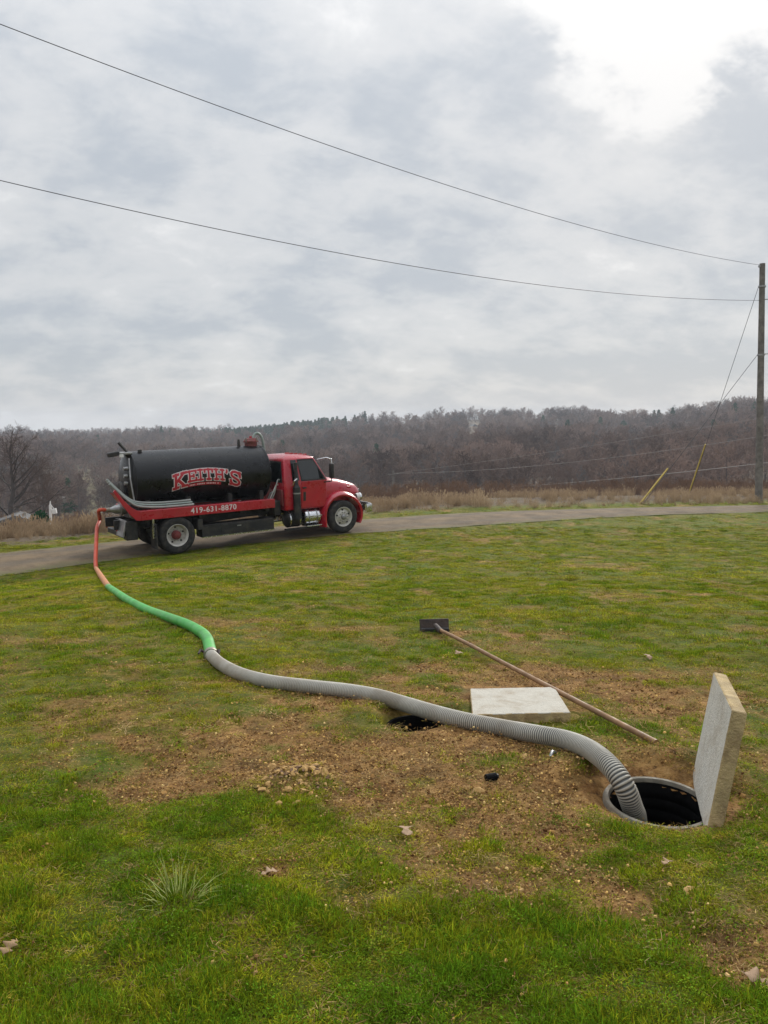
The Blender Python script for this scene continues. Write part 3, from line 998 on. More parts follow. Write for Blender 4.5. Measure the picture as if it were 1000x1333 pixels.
# ------------------------------------------------------------------ trees
def bare_tree(seed, H, trunk_r, limb0=.28, nlimb=15, nsec=6, nter=6, ntw=5, spread=.42, twig_w=.018, trunk_frac=.86, upness=.75):
    """tapered trunk and limbs, then ribbons for the fine twigs; returns (trunk builder, crown builder)"""
    r = random.Random(seed)
    tr, cr = MB(), MB()
    def path(p, d, L, n, wob, up):
        pts = [Vector(p)]; d = Vector(d).normalized()
        for _ in range(n):
            d = (d + Vector((r.gauss(0, wob), r.gauss(0, wob), r.gauss(0, wob) + up))).normalized()
            pts.append(pts[-1] + d * (L / n))
        return pts
    def pick(pts, t_):
        f = t_ * (len(pts) - 1); i = min(int(f), len(pts) - 2)
        return pts[i].lerp(pts[i + 1], f - i), (pts[i + 1] - pts[i]).normalized()
    def side(d, ang):
        o = d.orthogonal().normalized(); o.rotate(Matrix.Rotation(r.uniform(0, 6.283), 3, d))
        return d * math.cos(ang) + o * math.sin(ang)
    def ribbon(p, q, w):
        d = (q - p)
        s = d.cross(Vector((r.gauss(0, 1), r.gauss(0, 1), r.gauss(0, 1))))
        if s.length < 1e-6: return
        s = s.normalized() * w * .5
        cr.add([p - s, p + s, q + s * .35, q - s * .35], [(0, 1, 2, 3)])
    tp = path((0, 0, -.4), (0, 0, 1), H * trunk_frac, 8, .07, .05)
    tr.tube(tp, [trunk_r * (1.25 - t_ * .22 if t_ < 1 else 1 - (t_ / 8) * .92 + .02) for t_ in range(9)], 6, False)
    for i in range(nlimb):
        t_ = limb0 + (1 - limb0) * ((i + r.random()) / nlimb) ** .9
        p, d = pick(tp, min(t_, .985))
        L = H * spread * (1.12 - t_ * .72) * r.uniform(.75, 1.2)
        ld = side(d, R(r.uniform(38, 72)) * (1.1 - t_ * .45))
        lp = path(p, ld, L, 5, .16, .10 * upness)
        lr = trunk_r * (.42 - .26 * t_)
        tr.tube(lp, [lr, lr * .78, lr * .6, lr * .42, lr * .28, lr * .15], 4, False)
        for j in range(nsec):
            p2, d2 = pick(lp, .22 + .78 * (j + r.random()) / nsec * .98)
            L2 = L * r.uniform(.28, .5)
            sp_ = path(p2, side(d2, R(r.uniform(28, 62))), L2, 3, .2, .12 * upness)
            rr = max(lr * .26, twig_w * .8)
            cr.tube(sp_, [rr, rr * .75, rr * .5, rr * .3], 3, False)
            for k in range(nter):
                p3, d3 = pick(sp_, .15 + .85 * (k + r.random()) / nter * .98)
                L3 = L2 * r.uniform(.3, .6)
                q = p3 + (side(d3, R(r.uniform(20, 60))) + Vector((0, 0, .15))).normalized() * L3
                ribbon(p3, q, twig_w * 1.3)
                for _ in range(ntw):
                    a_ = r.uniform(.2, 1.0)
                    s_ = p3.lerp(q, a_)
                    e = s_ + (side((q - p3).normalized(), R(r.uniform(15, 60))) + Vector((0, 0, .12))).normalized() * L3 * r.uniform(.4, .8)
                    ribbon(s_, e, twig_w)
    return tr, cr


def joined(name, tr, cr, mt, mc):
    v = tr.v + cr.v; b = len(tr.v)
    me = proto_mesh(name, v, tr.f + [tuple(i + b for i in q) for q in cr.f], [mt, mc])
    me.polygons.foreach_set('material_index', np.r_[np.zeros(len(tr.f)), np.ones(len(cr.f))].astype(np.int32))
    return me


def pine_parts(seed, H, rad, shape=1.0):
    r = random.Random(seed); tr, cr = MB(), MB()
    tr.tube([(0, 0, -.3), (0, 0, H * .5), (0, 0, H * .97)], [.16, .10, .02], 6, False)
    n = 34
    for i in range(n):
        t_ = .12 + .88 * i / n
        z = H * t_
        L = rad * (1 - t_) ** .75 * shape + .15
        for k in range(7 if t_ < .8 else 5):
            if r.random() < .12: continue
            a = r.uniform(0, 6.283); l = L * r.uniform(.6, 1.15)
            d = Vector((math.cos(a), math.sin(a), r.uniform(-.25, .15)))
            e = Vector((0, 0, z)) + d * l
            cr.tube([(0, 0, z), e], [.03, .01], 3, False)
            for _ in range(16):
                c = Vector((0, 0, z)).lerp(e, r.uniform(.25, 1.05)) + Vector((r.gauss(0, .12), r.gauss(0, .12), r.gauss(0, .10))) * rad * .4
                s = rad * r.uniform(.07, .16)
                q = Vector((r.gauss(0, 1), r.gauss(0, 1), r.gauss(0, .6))).normalized()
                w = q.orthogonal().normalized(); w.rotate(Matrix.Rotation(r.uniform(0, 6.28), 3, q))
                cr.add([c - q * s, c + w * s * .4, c + q * s, c - w * s * .4], [(0, 1, 2, 3)])
    return tr, cr


WT = []
for i in range(6):
    tr, cr = bare_tree(100 + i, 13.0, .17, limb0=.16 + .03 * i, nlimb=15, nsec=5, nter=5, ntw=4, trunk_frac=.80, spread=.37 + .04 * (i % 3), twig_w=.075)
    WT.append(joined('woods_tree_%d' % i, tr, cr, M['bark'], M['twig']))
for i in range(2):
    tr, cr = bare_tree(140 + i, 13.0, .15, limb0=.22, nlimb=14, nsec=5, nter=5, ntw=4, trunk_frac=.82, spread=.38, twig_w=.075)
    WT.append(joined('woods_tree_%d' % (6 + i), tr, cr, M['bark_pale'], M['twig_pale']))
tr, cr = pine_parts(5, 12.0, 2.6); PINE = joined('woods_pine', tr, cr, M['bark'], M['needle'])


def ridge_d(k): return np.interp(k, RIDGE_K, RIDGE_D)


def clearing(x, y):
    """open brushy ground on the valley slope to the left"""
    k = x / y
    g = np.exp(-((k + .37) / .07) ** 2 - ((y - 330) / 110) ** 2) + .9 * np.exp(-((k + .31) / .08) ** 2 - ((y - 560) / 90) ** 2)
    return g


KEEP_CLEAR = [(616, 800, .010, 390), (744, 560, .010, 90), (858, 700, .008, 90), (843, 710, .006, 90), (812, 600, .010, 90), (88, 230, .012, 60)]
wp, wr, ws, wi = [], [], [], []
for (n, d0, d1) in ((1500, 120, 260), (4200, 240, 480), (5200, 450, 800), (4600, 700, 1350)):
    k = rng.uniform(-.8, .8, n); d = rng.uniform(d0, d1, n)
    dmin = np.interp(k, [-.8, -.5, -.3, -.1, 0, .15, .3, .5, .8], [190, 190, 230, 200, 190, 170, 150, 130, 120])
    x = k * d; y = d
    ok = (d > dmin) & (d < ridge_d(k) + 90)
    ok &= rng.random(n) > clearing(x, y) * .72
    ok &= fbm(x / 26, y / 26, 91, 3) > .34
    ok &= ~((k > -.20) & (k < -.075) & (d > 700) & (rng.random(n) < .92))
    for (ku, kd, wd_, back) in KEEP_CLEAR:
        ok &= ~((np.abs(k - (ku - 500) / F) < wd_) & (d > kd - back) & (d < kd + 8))
    x, y, k = x[ok], y[ok], k[ok]; m = len(x)
    wp.append(np.stack([x, y, gz(x, y)], 1)); wr.append(np.stack([rng.normal(0, .03, m), rng.normal(0, .03, m), rng.uniform(0, 6.28, m)], 1))
    s = rng.uniform(.55, 1.3, m) * np.interp(y, [120, 200, 400, 1300], [.55, .8, 1.0, 1.15])
    ws.append(np.stack([s * rng.uniform(.9, 1.3, m), s * rng.uniform(.9, 1.3, m), s], 1))
    pk = rng.integers(0, 6, m)
    pk = np.where(rng.random(m) < .07, rng.integers(6, 8, m), pk)
    wi.append(pk)
scatter('bare_woods', np.vstack(wp), np.vstack(wr), np.vstack(ws), np.concatenate(wi), WT, None,
        'leafless grey brown woods covering the far hillside', 'woods')
# dark conifers: a stand on the ridge behind the tank, others strewn through the woods
n = 620
k = rng.normal(-.135, .042, n); d = rng.uniform(820, 1060, n)
k2 = rng.uniform(-.7, .7, 30); d2 = rng.uniform(.35, .8, 30) * ridge_d(k2)
k3 = rng.uniform(.38, .62, 14); d3 = rng.uniform(.80, 1.0, 14) * ridge_d(k3)
k = np.r_[k, k2, k3]; d = np.r_[d, d2, d3]; m = len(k)
s = rng.uniform(.9, 1.5, m)
scatter('conifer_woods', np.stack([k * d, d, gz(k * d, d)], 1), np.stack([np.zeros(m), np.zeros(m), rng.uniform(0, 6.28, m)], 1),
        np.stack([s * 1.2, s * 1.2, s], 1), np.zeros(m), [PINE], None, 'dark green conifers massed on the distant ridge', 'woods')


# twiggy brush behind the dry grass
def brush(seed):
    tr, cr = bare_tree(200 + seed, 2.2, .022, limb0=.05, nlimb=14, nsec=4, nter=4, ntw=3, spread=.5, twig_w=.010, trunk_frac=.7, upness=1.2)
    return joined('brush_%d' % seed, tr, cr, M['bark'], M['twig_red'])


BR = [brush(i) for i in range(4)]
n = 7500
k = rng.uniform(-.8, .8, n); off = rng.uniform(0, 1, n)
y0 = np.interp(k, [-.8, -.4, -.2, 0, .2, .5, .8], [40, 42, 42, 38, 42, 43, 43])
d = y0 + off ** 1.1 * 125
x = k * d; y = d
ok = (fbm(x * .12, y * .12, 95, 3) > .42) & (y > far_y(x) + 4.5)
ok &= rng.random(n) < np.interp(k, [-.5, -.3, 0, .5], [.5, .5, 1, 1])
x, y = x[ok], y[ok]; m = len(x)
s = rng.uniform(.5, 1.05, m) * np.interp(y, [40, 60, 100, 165], [.75, 1.15, 1.6, 2.2]) * np.interp(x / y, [-.5, -.05, .1, .5], [.75, 1.0, .9, .85])
scatter('brush', np.stack([x, y, gz(x, y)], 1), np.stack([rng.normal(0, .1, m), rng.normal(0, .1, m), rng.uniform(0, 6.28, m)], 1), s, rng.integers(0, 4, m), BR, None,
        'reddish brown leafless brush behind the dry grass', 'brush')


# trees that stand out one by one
def tree_thing(name, u, vtop, d, seed, label, mt, mc, trunk_r=.2, group='bare trees standing out from the woods', **kw):
    p = at_depth(u, vtop, d)
    zg = float(gz(p[0], p[1]))
    H = float(np.clip(p[2] - zg, 4.0, 20.0))
    root = empty(name, (p[0], p[1], zg))
    tag(root, label, 'tree', group)
    tr, cr = bare_tree(seed, H, trunk_r, **kw)
    zmax = max(v[2] for v in cr.v)
    for b_ in (tr, cr): b_.v = [(v[0], v[1], v[2] * H / zmax) for v in b_.v]
    tr.build('trunk', M[mt], root, smooth=50)
    cr.build('crown', M[mc], root)
    return root


tree_thing('bare_tree', 10, 545, 72, 301, 'large bare tree with dark spreading limbs at the left edge of the picture', 'bark_dark', 'twig_dark', .36,
           limb0=.18, nlimb=22, nsec=7, nter=6, ntw=5, spread=.50, twig_w=.022)
tree_thing('bare_tree', 52, 583, 84, 302, 'low spreading bare tree just right of the large one at the left edge', 'bark', 'twig', .2,
           limb0=.15, nlimb=16, nsec=7, nter=6, ntw=4, spread=.55, twig_w=.02)
tree_thing('bare_tree', 124, 628, 70, 303, 'slim bare sapling in the field behind the red hose', 'bark', 'twig', .08, limb0=.3, nlimb=10, nsec=4, nter=4, ntw=3, spread=.28, twig_w=.015)
tree_thing('bare_tree', 531, 566, 380, 304, 'pale grey bare tree on the hillside ahead of the truck', 'bark_pale', 'twig_pale', .2, nlimb=16, spread=.38, twig_w=.06)
tree_thing('bare_tree', 692, 582, 260, 305, 'broad bare tree in the woods right of the white hillside house', 'bark', 'twig', .22, nlimb=16, spread=.46, twig_w=.045)
tree_thing('bare_tree', 802, 572, 230, 306, 'bare tree with forked dark trunk left of the short yellow guy guard', 'bark', 'twig', .22, nlimb=16, spread=.40, twig_w=.042)
tree_thing('bare_tree', 848, 568, 225, 307, 'straight dark bare tree directly behind the leaning yellow guy guards', 'bark', 'twig', .26, nlimb=14, spread=.30, twig_w=.042)
tree_thing('bare_tree', 940, 545, 240, 308, 'tall bare tree just left of the utility pole', 'bark', 'twig', .22, nlimb=16, spread=.40, twig_w=.042)


def pine_thing(name, u, vtop, d, seed, label, rad, cat='tree', shape=1.0, H=None):
    p = at_depth(u, vtop, d); zg = float(gz(p[0], p[1]))
    H = H or float(np.clip(p[2] - zg, 5.0, 17.0))
    root = empty(name, (p[0], p[1], max(zg, p[2] - H)))
    tag(root, label, cat, 'evergreens dotted through the bare woods')
    tr, cr = pine_parts(seed, H, rad, shape)
    tr.build('trunk', M['bark'], root); cr.build('crown', M['needle'], root)
    return root


pine_thing('pine_tree', 744, 553, 560, 401, 'dark round evergreen halfway up the hillside right of the white house', 5.5)
pine_thing('pine_tree', 858, 533, 700, 402, 'dark evergreen breaking the skyline above the yellow guy guards', 4.8)
pine_thing('pine_tree', 843, 541, 710, 403, 'smaller evergreen just left of the skyline evergreen', 3.6)
pine_thing('pine_tree', 812, 548, 600, 404, 'dark evergreen below the skyline, left of the skyline pair', 5.0)
pine_thing('pine_tree', 88, 622, 230, 405, 'lone narrow evergreen in the valley left of the truck', 2.6)

# low evergreen bush in the valley
p = at_depth(52, 664, 62)
root = empty('evergreen_bush', (p[0], p[1], float(gz(p[0], p[1]))))
tag(root, 'rounded dark green bush beside the white post at left', 'bush')
cr = MB(); r_ = random.Random(9); Hb = p[2] - root.location.z
for _ in range(1500):
    q = Vector((r_.gauss(0, 1), r_.gauss(0, 1), abs(r_.gauss(0, 1)))).normalized() * r_.uniform(.55, 1.0)
    c = Vector((q.x * 1.0, q.y * 1.0, q.z * Hb)); s = .11
    a_ = Vector((r_.gauss(0, 1), r_.gauss(0, 1), r_.gauss(0, 1))).normalized(); b_ = a_.orthogonal().normalized()
    cr.add([c - a_ * s, c + b_ * s * .6, c + a_ * s, c - b_ * s * .6], [(0, 1, 2, 3)])
cr.build('foliage', M['needle'], root)
MB().tube([(0, 0, -.2), (0, 0, Hb * .7)], [.08, .02], 6).build('stem', M['bark'], root)


# ------------------------------------------------------------------ far buildings and the white post
def small_house(name, u, v, d, w, dep, h, roof_h, rz, label, wallm, roofm='roof'):
    p = at_depth(u, v, d)
    root = empty(name, (p[0], p[1], p[2]), rz); tag(root, label, 'house')
    zb_ = min(-.3, float(gz(p[0], p[1])) - .5 - p[2]) if wallm is M['whitefar'] else -.9
    MB().box((0, 0, (h + zb_) / 2), (w, dep, h - zb_)).build('wall', wallm, root)
    rf = MB().prism([(-w / 2 - .3, h + .005), (w / 2 + .3, h + .005), (0, h + roof_h)], -dep / 2 - .3, dep / 2 + .3).build('roof', M[roofm], root)
    MB().box((w * .2, 0, h + roof_h * .75), (w * .08, w * .08, roof_h * .8)).build('chimney', M['siding'], rf)
    for i, wx in enumerate((-w * .28, 0, w * .28)):
        wn = MB().box((wx, -dep / 2 - .02, h * .55), (w * .15, .06, h * .45)).build('window', M['glass'], root)
        MB().box((wx, -dep / 2 - .04, h * .30), (w * .18, .1, h * .04)).build('sill', M['white'], wn)
    for s in (-1, 1):
        MB().box((s * (w / 2 + .02), 0, h * .55), (.06, dep * .18, h * .45)).build('window', M['glass'], root)
    return root


small_house('hillside_house', 616, 560, 790, 10, 7, 3.2, 2.8, R(30), 'small white house high among the bare trees on the hill', M['whitefar'])
small_house('valley_house', 24, 684, 70, 2.9, 3.0, .5, .6, R(18), 'low grey roofed house half hidden behind the dry grass at far left', M['siding'])
small_house('valley_shed', 80, 649.5, 215, 2.0, 2.2, .35, .40, R(80), 'small pale roofed shed in the valley under the lone evergreen', M['siding'], 'siding')

p = at_depth(66, 671, 50)
root = empty('white_post', (p[0], p[1], p[2] - 1.0)); tag(root, 'white post with a white box mounted on its side, beyond the dry grass at left', 'post')
sc_ = 50 / F
MB().box((0, 0, .5 + 7 * sc_), (.13, .13, 1.0 + 14 * sc_)).build('post', M['white'], root, bevel=.01)
MB().box((5 * sc_ - .0, 0, 1.0 + 5.5 * sc_), (6.2 * sc_, .16, 7 * sc_), Matrix.Rotation(R(-10), 3, 'Y')).build('box', M['white'], root, bevel=.02)
MB().tube([(0, 0, 1 + 13 * sc_), (.03, 0, 1 + 19 * sc_)], [.06, .03], 6).build('finial', M['white'], root)
MB().tube([(.05, 0, 1 + 14.5 * sc_), (4.2 * sc_, 0, 1 + 9.5 * sc_)], .02, 5).build('brace', M['white'], root)

# ------------------------------------------------------------------ utility poles, wires and guys
PB = at_depth(988.5, 645, 35.0)
PT = at_depth(995, 343, 35.0)
pb = Vector((PB[0], PB[1], float(gz(PB[0], PB[1])) - .3)); pt = Vector((PT[0] - .08, PT[1], PT[2]))
root = empty('utility_pole', pb); tag(root, 'tall weathered wooden utility pole at the right edge beside the lane', 'utility pole')
def pl(v): return Vector(v) - pb
MB().tube([pl(pb.lerp(pt, t_)) for t_ in np.linspace(0, 1, 9)], list(np.linspace(.165, .115, 9)), 14).build('shaft', M['pole'], root, smooth=50)
Htot = pt.z - pb.z
def on_pole(v): return pb.lerp(pt, (at_depth(990, v, 35)[2] - pb.z) / Htot)
for v in (390, 461):
    q = pl(on_pole(v))
    MB().tube([q + Vector((.08, -.05, 0)), q + Vector((.42, -.05, .02))], .022, 6).build('bracket', M['steel'], root)
    MB().lathe([(-.05, .0), (-.05, .05), (0, .065), (.06, .045), (.09, 0)], tuple(q + Vector((.40, -.05, .08))), 'z', 10).build('insulator', M['hose_pale'], root, smooth=40)
for v in (373, 462):
    q = pl(on_pole(v))
    MB().lathe([(-.035, .16), (.035, .16)], tuple(q), 'z', 12).build('guy_band', M['steel'], root)
q = pl(on_pole(345)); MB().lathe([(0, .02), (.0, .05), (.06, .06), (.12, .03), (.12, 0)], tuple(q + Vector((-.12, 0, -.1))), 'z', 10).build('insulator', M['steel'], root, smooth=40)


def wire(name, A, B, mid_px, rad, label, mat, n=60, group=None):
    """sagging wire from A to B whose sag carries it through the given pixel"""
    A = np.array(A, float); B = np.array(B, float)
    lo, hi = 0.0, 12.0
    def curve(s, T):
        P_ = A[None] * (1 - T)[:, None] + B[None] * T[:, None]
        P_[:, 2] -= 4 * s * T * (1 - T)
        return P_
    T = np.linspace(0, 1, 400)
    for _ in range(30):
        m_ = (lo + hi) / 2
        pr = [project(p_) for p_ in curve(m_, T) if (p_ - EYE) @ FWD > .5]
        us = np.array([q[0] for q in pr]); vs = np.array([q[1] for q in pr])
        od = np.argsort(us); vm = np.interp(mid_px[0], us[od], vs[od])
        if vm < mid_px[1]: lo = m_
        else: hi = m_
    o = MB().tube(curve((lo + hi) / 2, np.linspace(0, 1, n)), rad, 5).build(name, mat, smooth=60)
    tag(o, label, 'wire', group)
    return o


wire('overhead_wire', on_pole(345) + Vector((-.12, 0, 0)), at_depth(-330, -98, 12.0), (570, 237), .0078, 'upper dark wire sagging from the pole top across the sky', M['wire'])
wire('overhead_wire', on_pole(391), at_depth(-330, 153, 15.0), (500, 340), .0092, 'lower dark wire sagging across the middle of the sky', M['wire'])
FP = at_depth(512, 613, 118)
fz = float(gz(FP[0], FP[1]))
root = empty('utility_pole', (FP[0], FP[1], fz)); tag(root, 'small distant utility pole with crossarm in the valley ahead of the truck', 'utility pole')
MB().tube([(0, 0, -.3), (0, 0, FP[2] - fz)], [.20, .15], 8).build('shaft', M['pole'], root)
MB().box((0, -.18, FP[2] - fz - .5), (2.0, .12, .14), Matrix.Rotation(R(30), 3, 'Z')).build('crossarm', M['pole'], root)
wire('valley_wire', at_depth(1130, 586, 70), at_depth(512, 640, 118), (720, 630), .036, 'lowest bright wire crossing the woods behind the yellow guards', M['wire_far'])
wire('valley_wire', at_depth(1130, 544, 70), at_depth(512, 616, 118), (760, 600), .020, 'middle thin wire crossing the woods to the distant pole', M['wire_far'])
wire('valley_wire', at_depth(1130, 520, 72), at_depth(514, 616, 118), (816, 573), .014, 'faintest uppermost wire crossing the woods to the distant pole', M['wire_far'])


def guy(vtop, gtop, gbot, label):
    A = on_pole(vtop) + Vector((-.16, 0, 0))
    # anchor on the bench, along the line the photograph shows
    B = None
    for d in np.linspace(25, 60, 300):
        p_ = at_depth(gbot[0], gbot[1], d)
        if p_[2] <= float(gz(p_[0], p_[1])): B = Vector(p_); break
    root = empty('guy_wire', B); tag(root, label, 'guy wire', 'guy wires of the pole')
    MB().tube([A - B, Vector((0, 0, -.2))], .011, 5).build('strand', M['wire'], root)
    # guard: the lower stretch
    best, bd = .2, 1e9
    for t_ in np.linspace(.02, .8, 200):
        u_, v_ = project(B.lerp(A, t_))
        if abs(v_ - gtop[1]) < bd: bd = abs(v_ - gtop[1]); best = t_
    MB().tube([Vector((0, 0, 0)), (A - B) * best], .037, 8).build('guard', M['yellow'], root, smooth=50)


guy(462, (870, 610), (833, 656), 'guy wire with yellow guard leaning furthest from the pole')
guy(374, (916, 578), (896, 645), 'steeper guy wire with yellow guard nearer the pole')

# ------------------------------------------------------------------ pits: risers
def riser(H, zr, name, label, liquid, tilt=0.0, rimm='ringgrey'):
    root = empty(name, (H[0], H[1], zr)); tag(root, label, 'tank riser', 'open risers of the buried tank')
    if tilt: root.rotation_euler = (tilt, 0, 0)
    MB().lathe([(-.04, .228), (-.004, .226), (.004, .220), (.004, .204), (-.012, .198), (-.04, .198)], (0, 0, 0), 'z', 56, True).build('rim', M[rimm], root, smooth=40)
    prof = [(-.012, .1975)]
    for i in range(14):
        z0 = -.03 - i * .055
        prof += [(z0, .196), (z0 - .014, .190), (z0 - .036, .190)]
    MB().lathe(prof, (0, 0, 0), 'z', 48).build('inner_wall', M['plastic'], root, smooth=35)
    MB().lathe([(liquid, 0.0), (liquid, .183)], (0, 0, 0), 'z', 40).build('liquid', M['sewage'], root)
    return root


ra_ = riser(HOLE_A, RING_A, 'tank_riser', 'open round black riser with grey rim where the grey hose goes in', -.62, R(1.5))
rb_ = riser(HOLE_B, RING_B, 'tank_riser', 'open dark hole mostly hidden under the grey hose beside the flat slab', -.13, 0.0, 'plastic')
rb_.scale = (.80, .80, 1)
r_ = random.Random(4)
for i in range(16):
    a_ = r_.uniform(0, 6.28); q = .16 * math.sqrt(r_.random()); s = r_.uniform(.006, .016)
    pts = [(q * math.cos(a_) + s * math.cos(k) * r_.uniform(.6, 1.2), q * math.sin(a_) + s * math.sin(k) * r_.uniform(.6, 1.2), -.127) for k in (0, 1.2, 2.5, 3.8, 5)]
    top = [(x_ * .97, y_ * .97, z_ + s * .5) for x_, y_, z_ in pts]
    n_ = 5
    mesh_obj('floating_scum', pts + top, [tuple(range(n_, 2 * n_))] + [(k, (k + 1) % n_, n_ + (k + 1) % n_, n_ + k) for k in range(n_)], M['stone'] if i % 3 else M['white'], rb_)

# ------------------------------------------------------------------ hose
def hp(u, v, h=.038): return ground_at(u, v, h)


HRAD = .0465
grey_pts = [hp(275, 853), hp(287, 864), hp(312, 877), hp(350, 887), hp(400, 893.5), hp(450, 899), hp(490, 906), hp(525, 916), hp(560, 926.5),
            hp(600, 937), hp(650, 947), hp(700, 956, .06), hp(738, 963.5, .07), hp(768, 976, .08), hp(793, 996, .075)]
grey_pts += [ground_at(812, 1022, .02), ground_at(823, 1050, -.085), ground_at(829, 1072, -.20)]
e_ = grey_pts[-1]; grey_pts.append(np.array([e_[0] + .02, e_[1] + .01, e_[2] - .28]))
green_pts = [hp(275, 853), hp(273, 843), hp(270, 832), hp(262, 823), hp(243, 812.5), hp(217, 803), hp(190, 793), hp(165, 780), hp(141, 764)]
orange_pts = [hp(141, 764), hp(133, 752), hp(125, 739.5, .05)]

hose = empty('suction_hose', hp(275, 853) - np.array([0, 0, .05]))
tag(hose, 'long suction hose of grey, green, orange and red lengths from truck to open riser', 'hose')
HB = Vector(hose.location)


def sweep(name, pts, rad, step, mat, ribs=0.0, pitch=.0125, n=18, attr=False):
    P_ = spline(pts, step)
    L = np.arange(len(P_)) * step
    mb = MB()
    rr = rad - ribs * (0.5 - 0.5 * np.cos(2 * np.pi * L / pitch)) ** 1.5 if ribs else np.full(len(P_), rad)
    mb.tube([Vector(p_) - HB for p_ in P_], list(rr), n)
    o = mb.build(name, mat, hose, smooth=75 if not ribs else 180)
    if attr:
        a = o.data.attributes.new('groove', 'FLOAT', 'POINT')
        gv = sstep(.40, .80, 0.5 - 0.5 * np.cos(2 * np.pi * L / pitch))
        left = L[-1] - L                     # groove colour is darkest towards the pit, paler back along the hose
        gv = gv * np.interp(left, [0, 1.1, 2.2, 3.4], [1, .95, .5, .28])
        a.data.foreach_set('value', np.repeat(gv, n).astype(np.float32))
    return o


hm = bpy.data.materials.new('ribbed_grey_hose'); hm.use_nodes = True
t = NT(hm.node_tree)
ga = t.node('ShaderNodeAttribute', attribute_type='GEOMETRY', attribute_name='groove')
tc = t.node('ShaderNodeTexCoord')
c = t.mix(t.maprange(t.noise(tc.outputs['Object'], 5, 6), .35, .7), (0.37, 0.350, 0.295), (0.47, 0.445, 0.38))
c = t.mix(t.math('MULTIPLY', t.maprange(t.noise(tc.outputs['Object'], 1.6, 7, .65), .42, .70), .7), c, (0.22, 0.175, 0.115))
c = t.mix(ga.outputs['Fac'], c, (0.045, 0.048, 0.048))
b = t.node('ShaderNodeBsdfPrincipled', i={'Base Color': c, 'Roughness': .5})
o = t.node('ShaderNodeOutputMaterial'); t.t.links.new(b.outputs[0], o.inputs[0])
M['hose_grey'] = hm
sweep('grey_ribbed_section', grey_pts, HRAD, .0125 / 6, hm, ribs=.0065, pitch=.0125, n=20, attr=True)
sweep('green_section', green_pts, .050, .02, M['hose_green'], n=16)
sweep('orange_section', orange_pts, .049, .03, M['hose_orange'], n=14)
cp = spline(green_pts, .02)
MB().tube([Vector(cp[i]) - HB for i in (0, 1, 3, 4)], [.053, .058, .058, .052], 18).build('coupling', M['coupling'], hose, smooth=40)
q = Vector(cp[2]) - HB
for s in (-1, 1):
    MB().tube([q + Vector((s * .05, -.03, .03)), q + Vector((s * .075, -.04, .045)), q + Vector((s * .08, -.085, .03))], [.012, .012, .009], 6).build('cam_lever', M['wood_head'], hose)

# ------------------------------------------------------------------ truck
YAW = R(34)
_xy = plane_pt(231, 721.5)
w1 = np.array([_xy[0], _xy[1], float(roadz(_xy[0])) + .035])
hx_, hy_ = math.cos(YAW), math.sin(YAW)
_r = ray(446, 694.5); _k = _r[0] / _r[1]
_s = (_k * w1[1] - w1[0]) / (hx_ - _k * hy_)
w2 = np.array([w1[0] + hx_ * _s, w1[1] + hy_ * _s, 0]); w2[2] = float(roadz(w2[0])) + .035
hd = w2 - w1; WB = float(np.linalg.norm(hd)); hd = hd / WB
nl = np.array([-hy_, hx_, 0]); upv_ = np.cross(hd, nl)
org = w1 + nl * 1.06
TM = Matrix((hd, nl, upv_)).transposed()
TRK = empty('tanker_truck', org)
TRK.rotation_euler = TM.to_euler()
tag(TRK, 'red and black vacuum tanker truck parked on the gravel lane', 'truck')
def tl(x, y, z):
    return TM @ Vector((x, y, z)) + Vector(org)
print('WB', WB)
FX = WB                                  # front axle


_m = MB().lathe([(-.03, 0), (-.03, .017), (.01, .017)], (0, 0, 0), 'y', 6)
LUG = bpy.data.meshes.new('lug_nut'); LUG.from_pydata(_m.v, [], _m.f); LUG.materials.append(M['steel'])
_m = MB().lathe([(-.012, 0), (-.012, .026), (.02, .03)], (0, 0, 0), 'y', 10)
HOLE = bpy.data.meshes.new('hand_hole'); HOLE.from_pydata(_m.v, [], _m.f); HOLE.materials.append(M['blackmatte'])


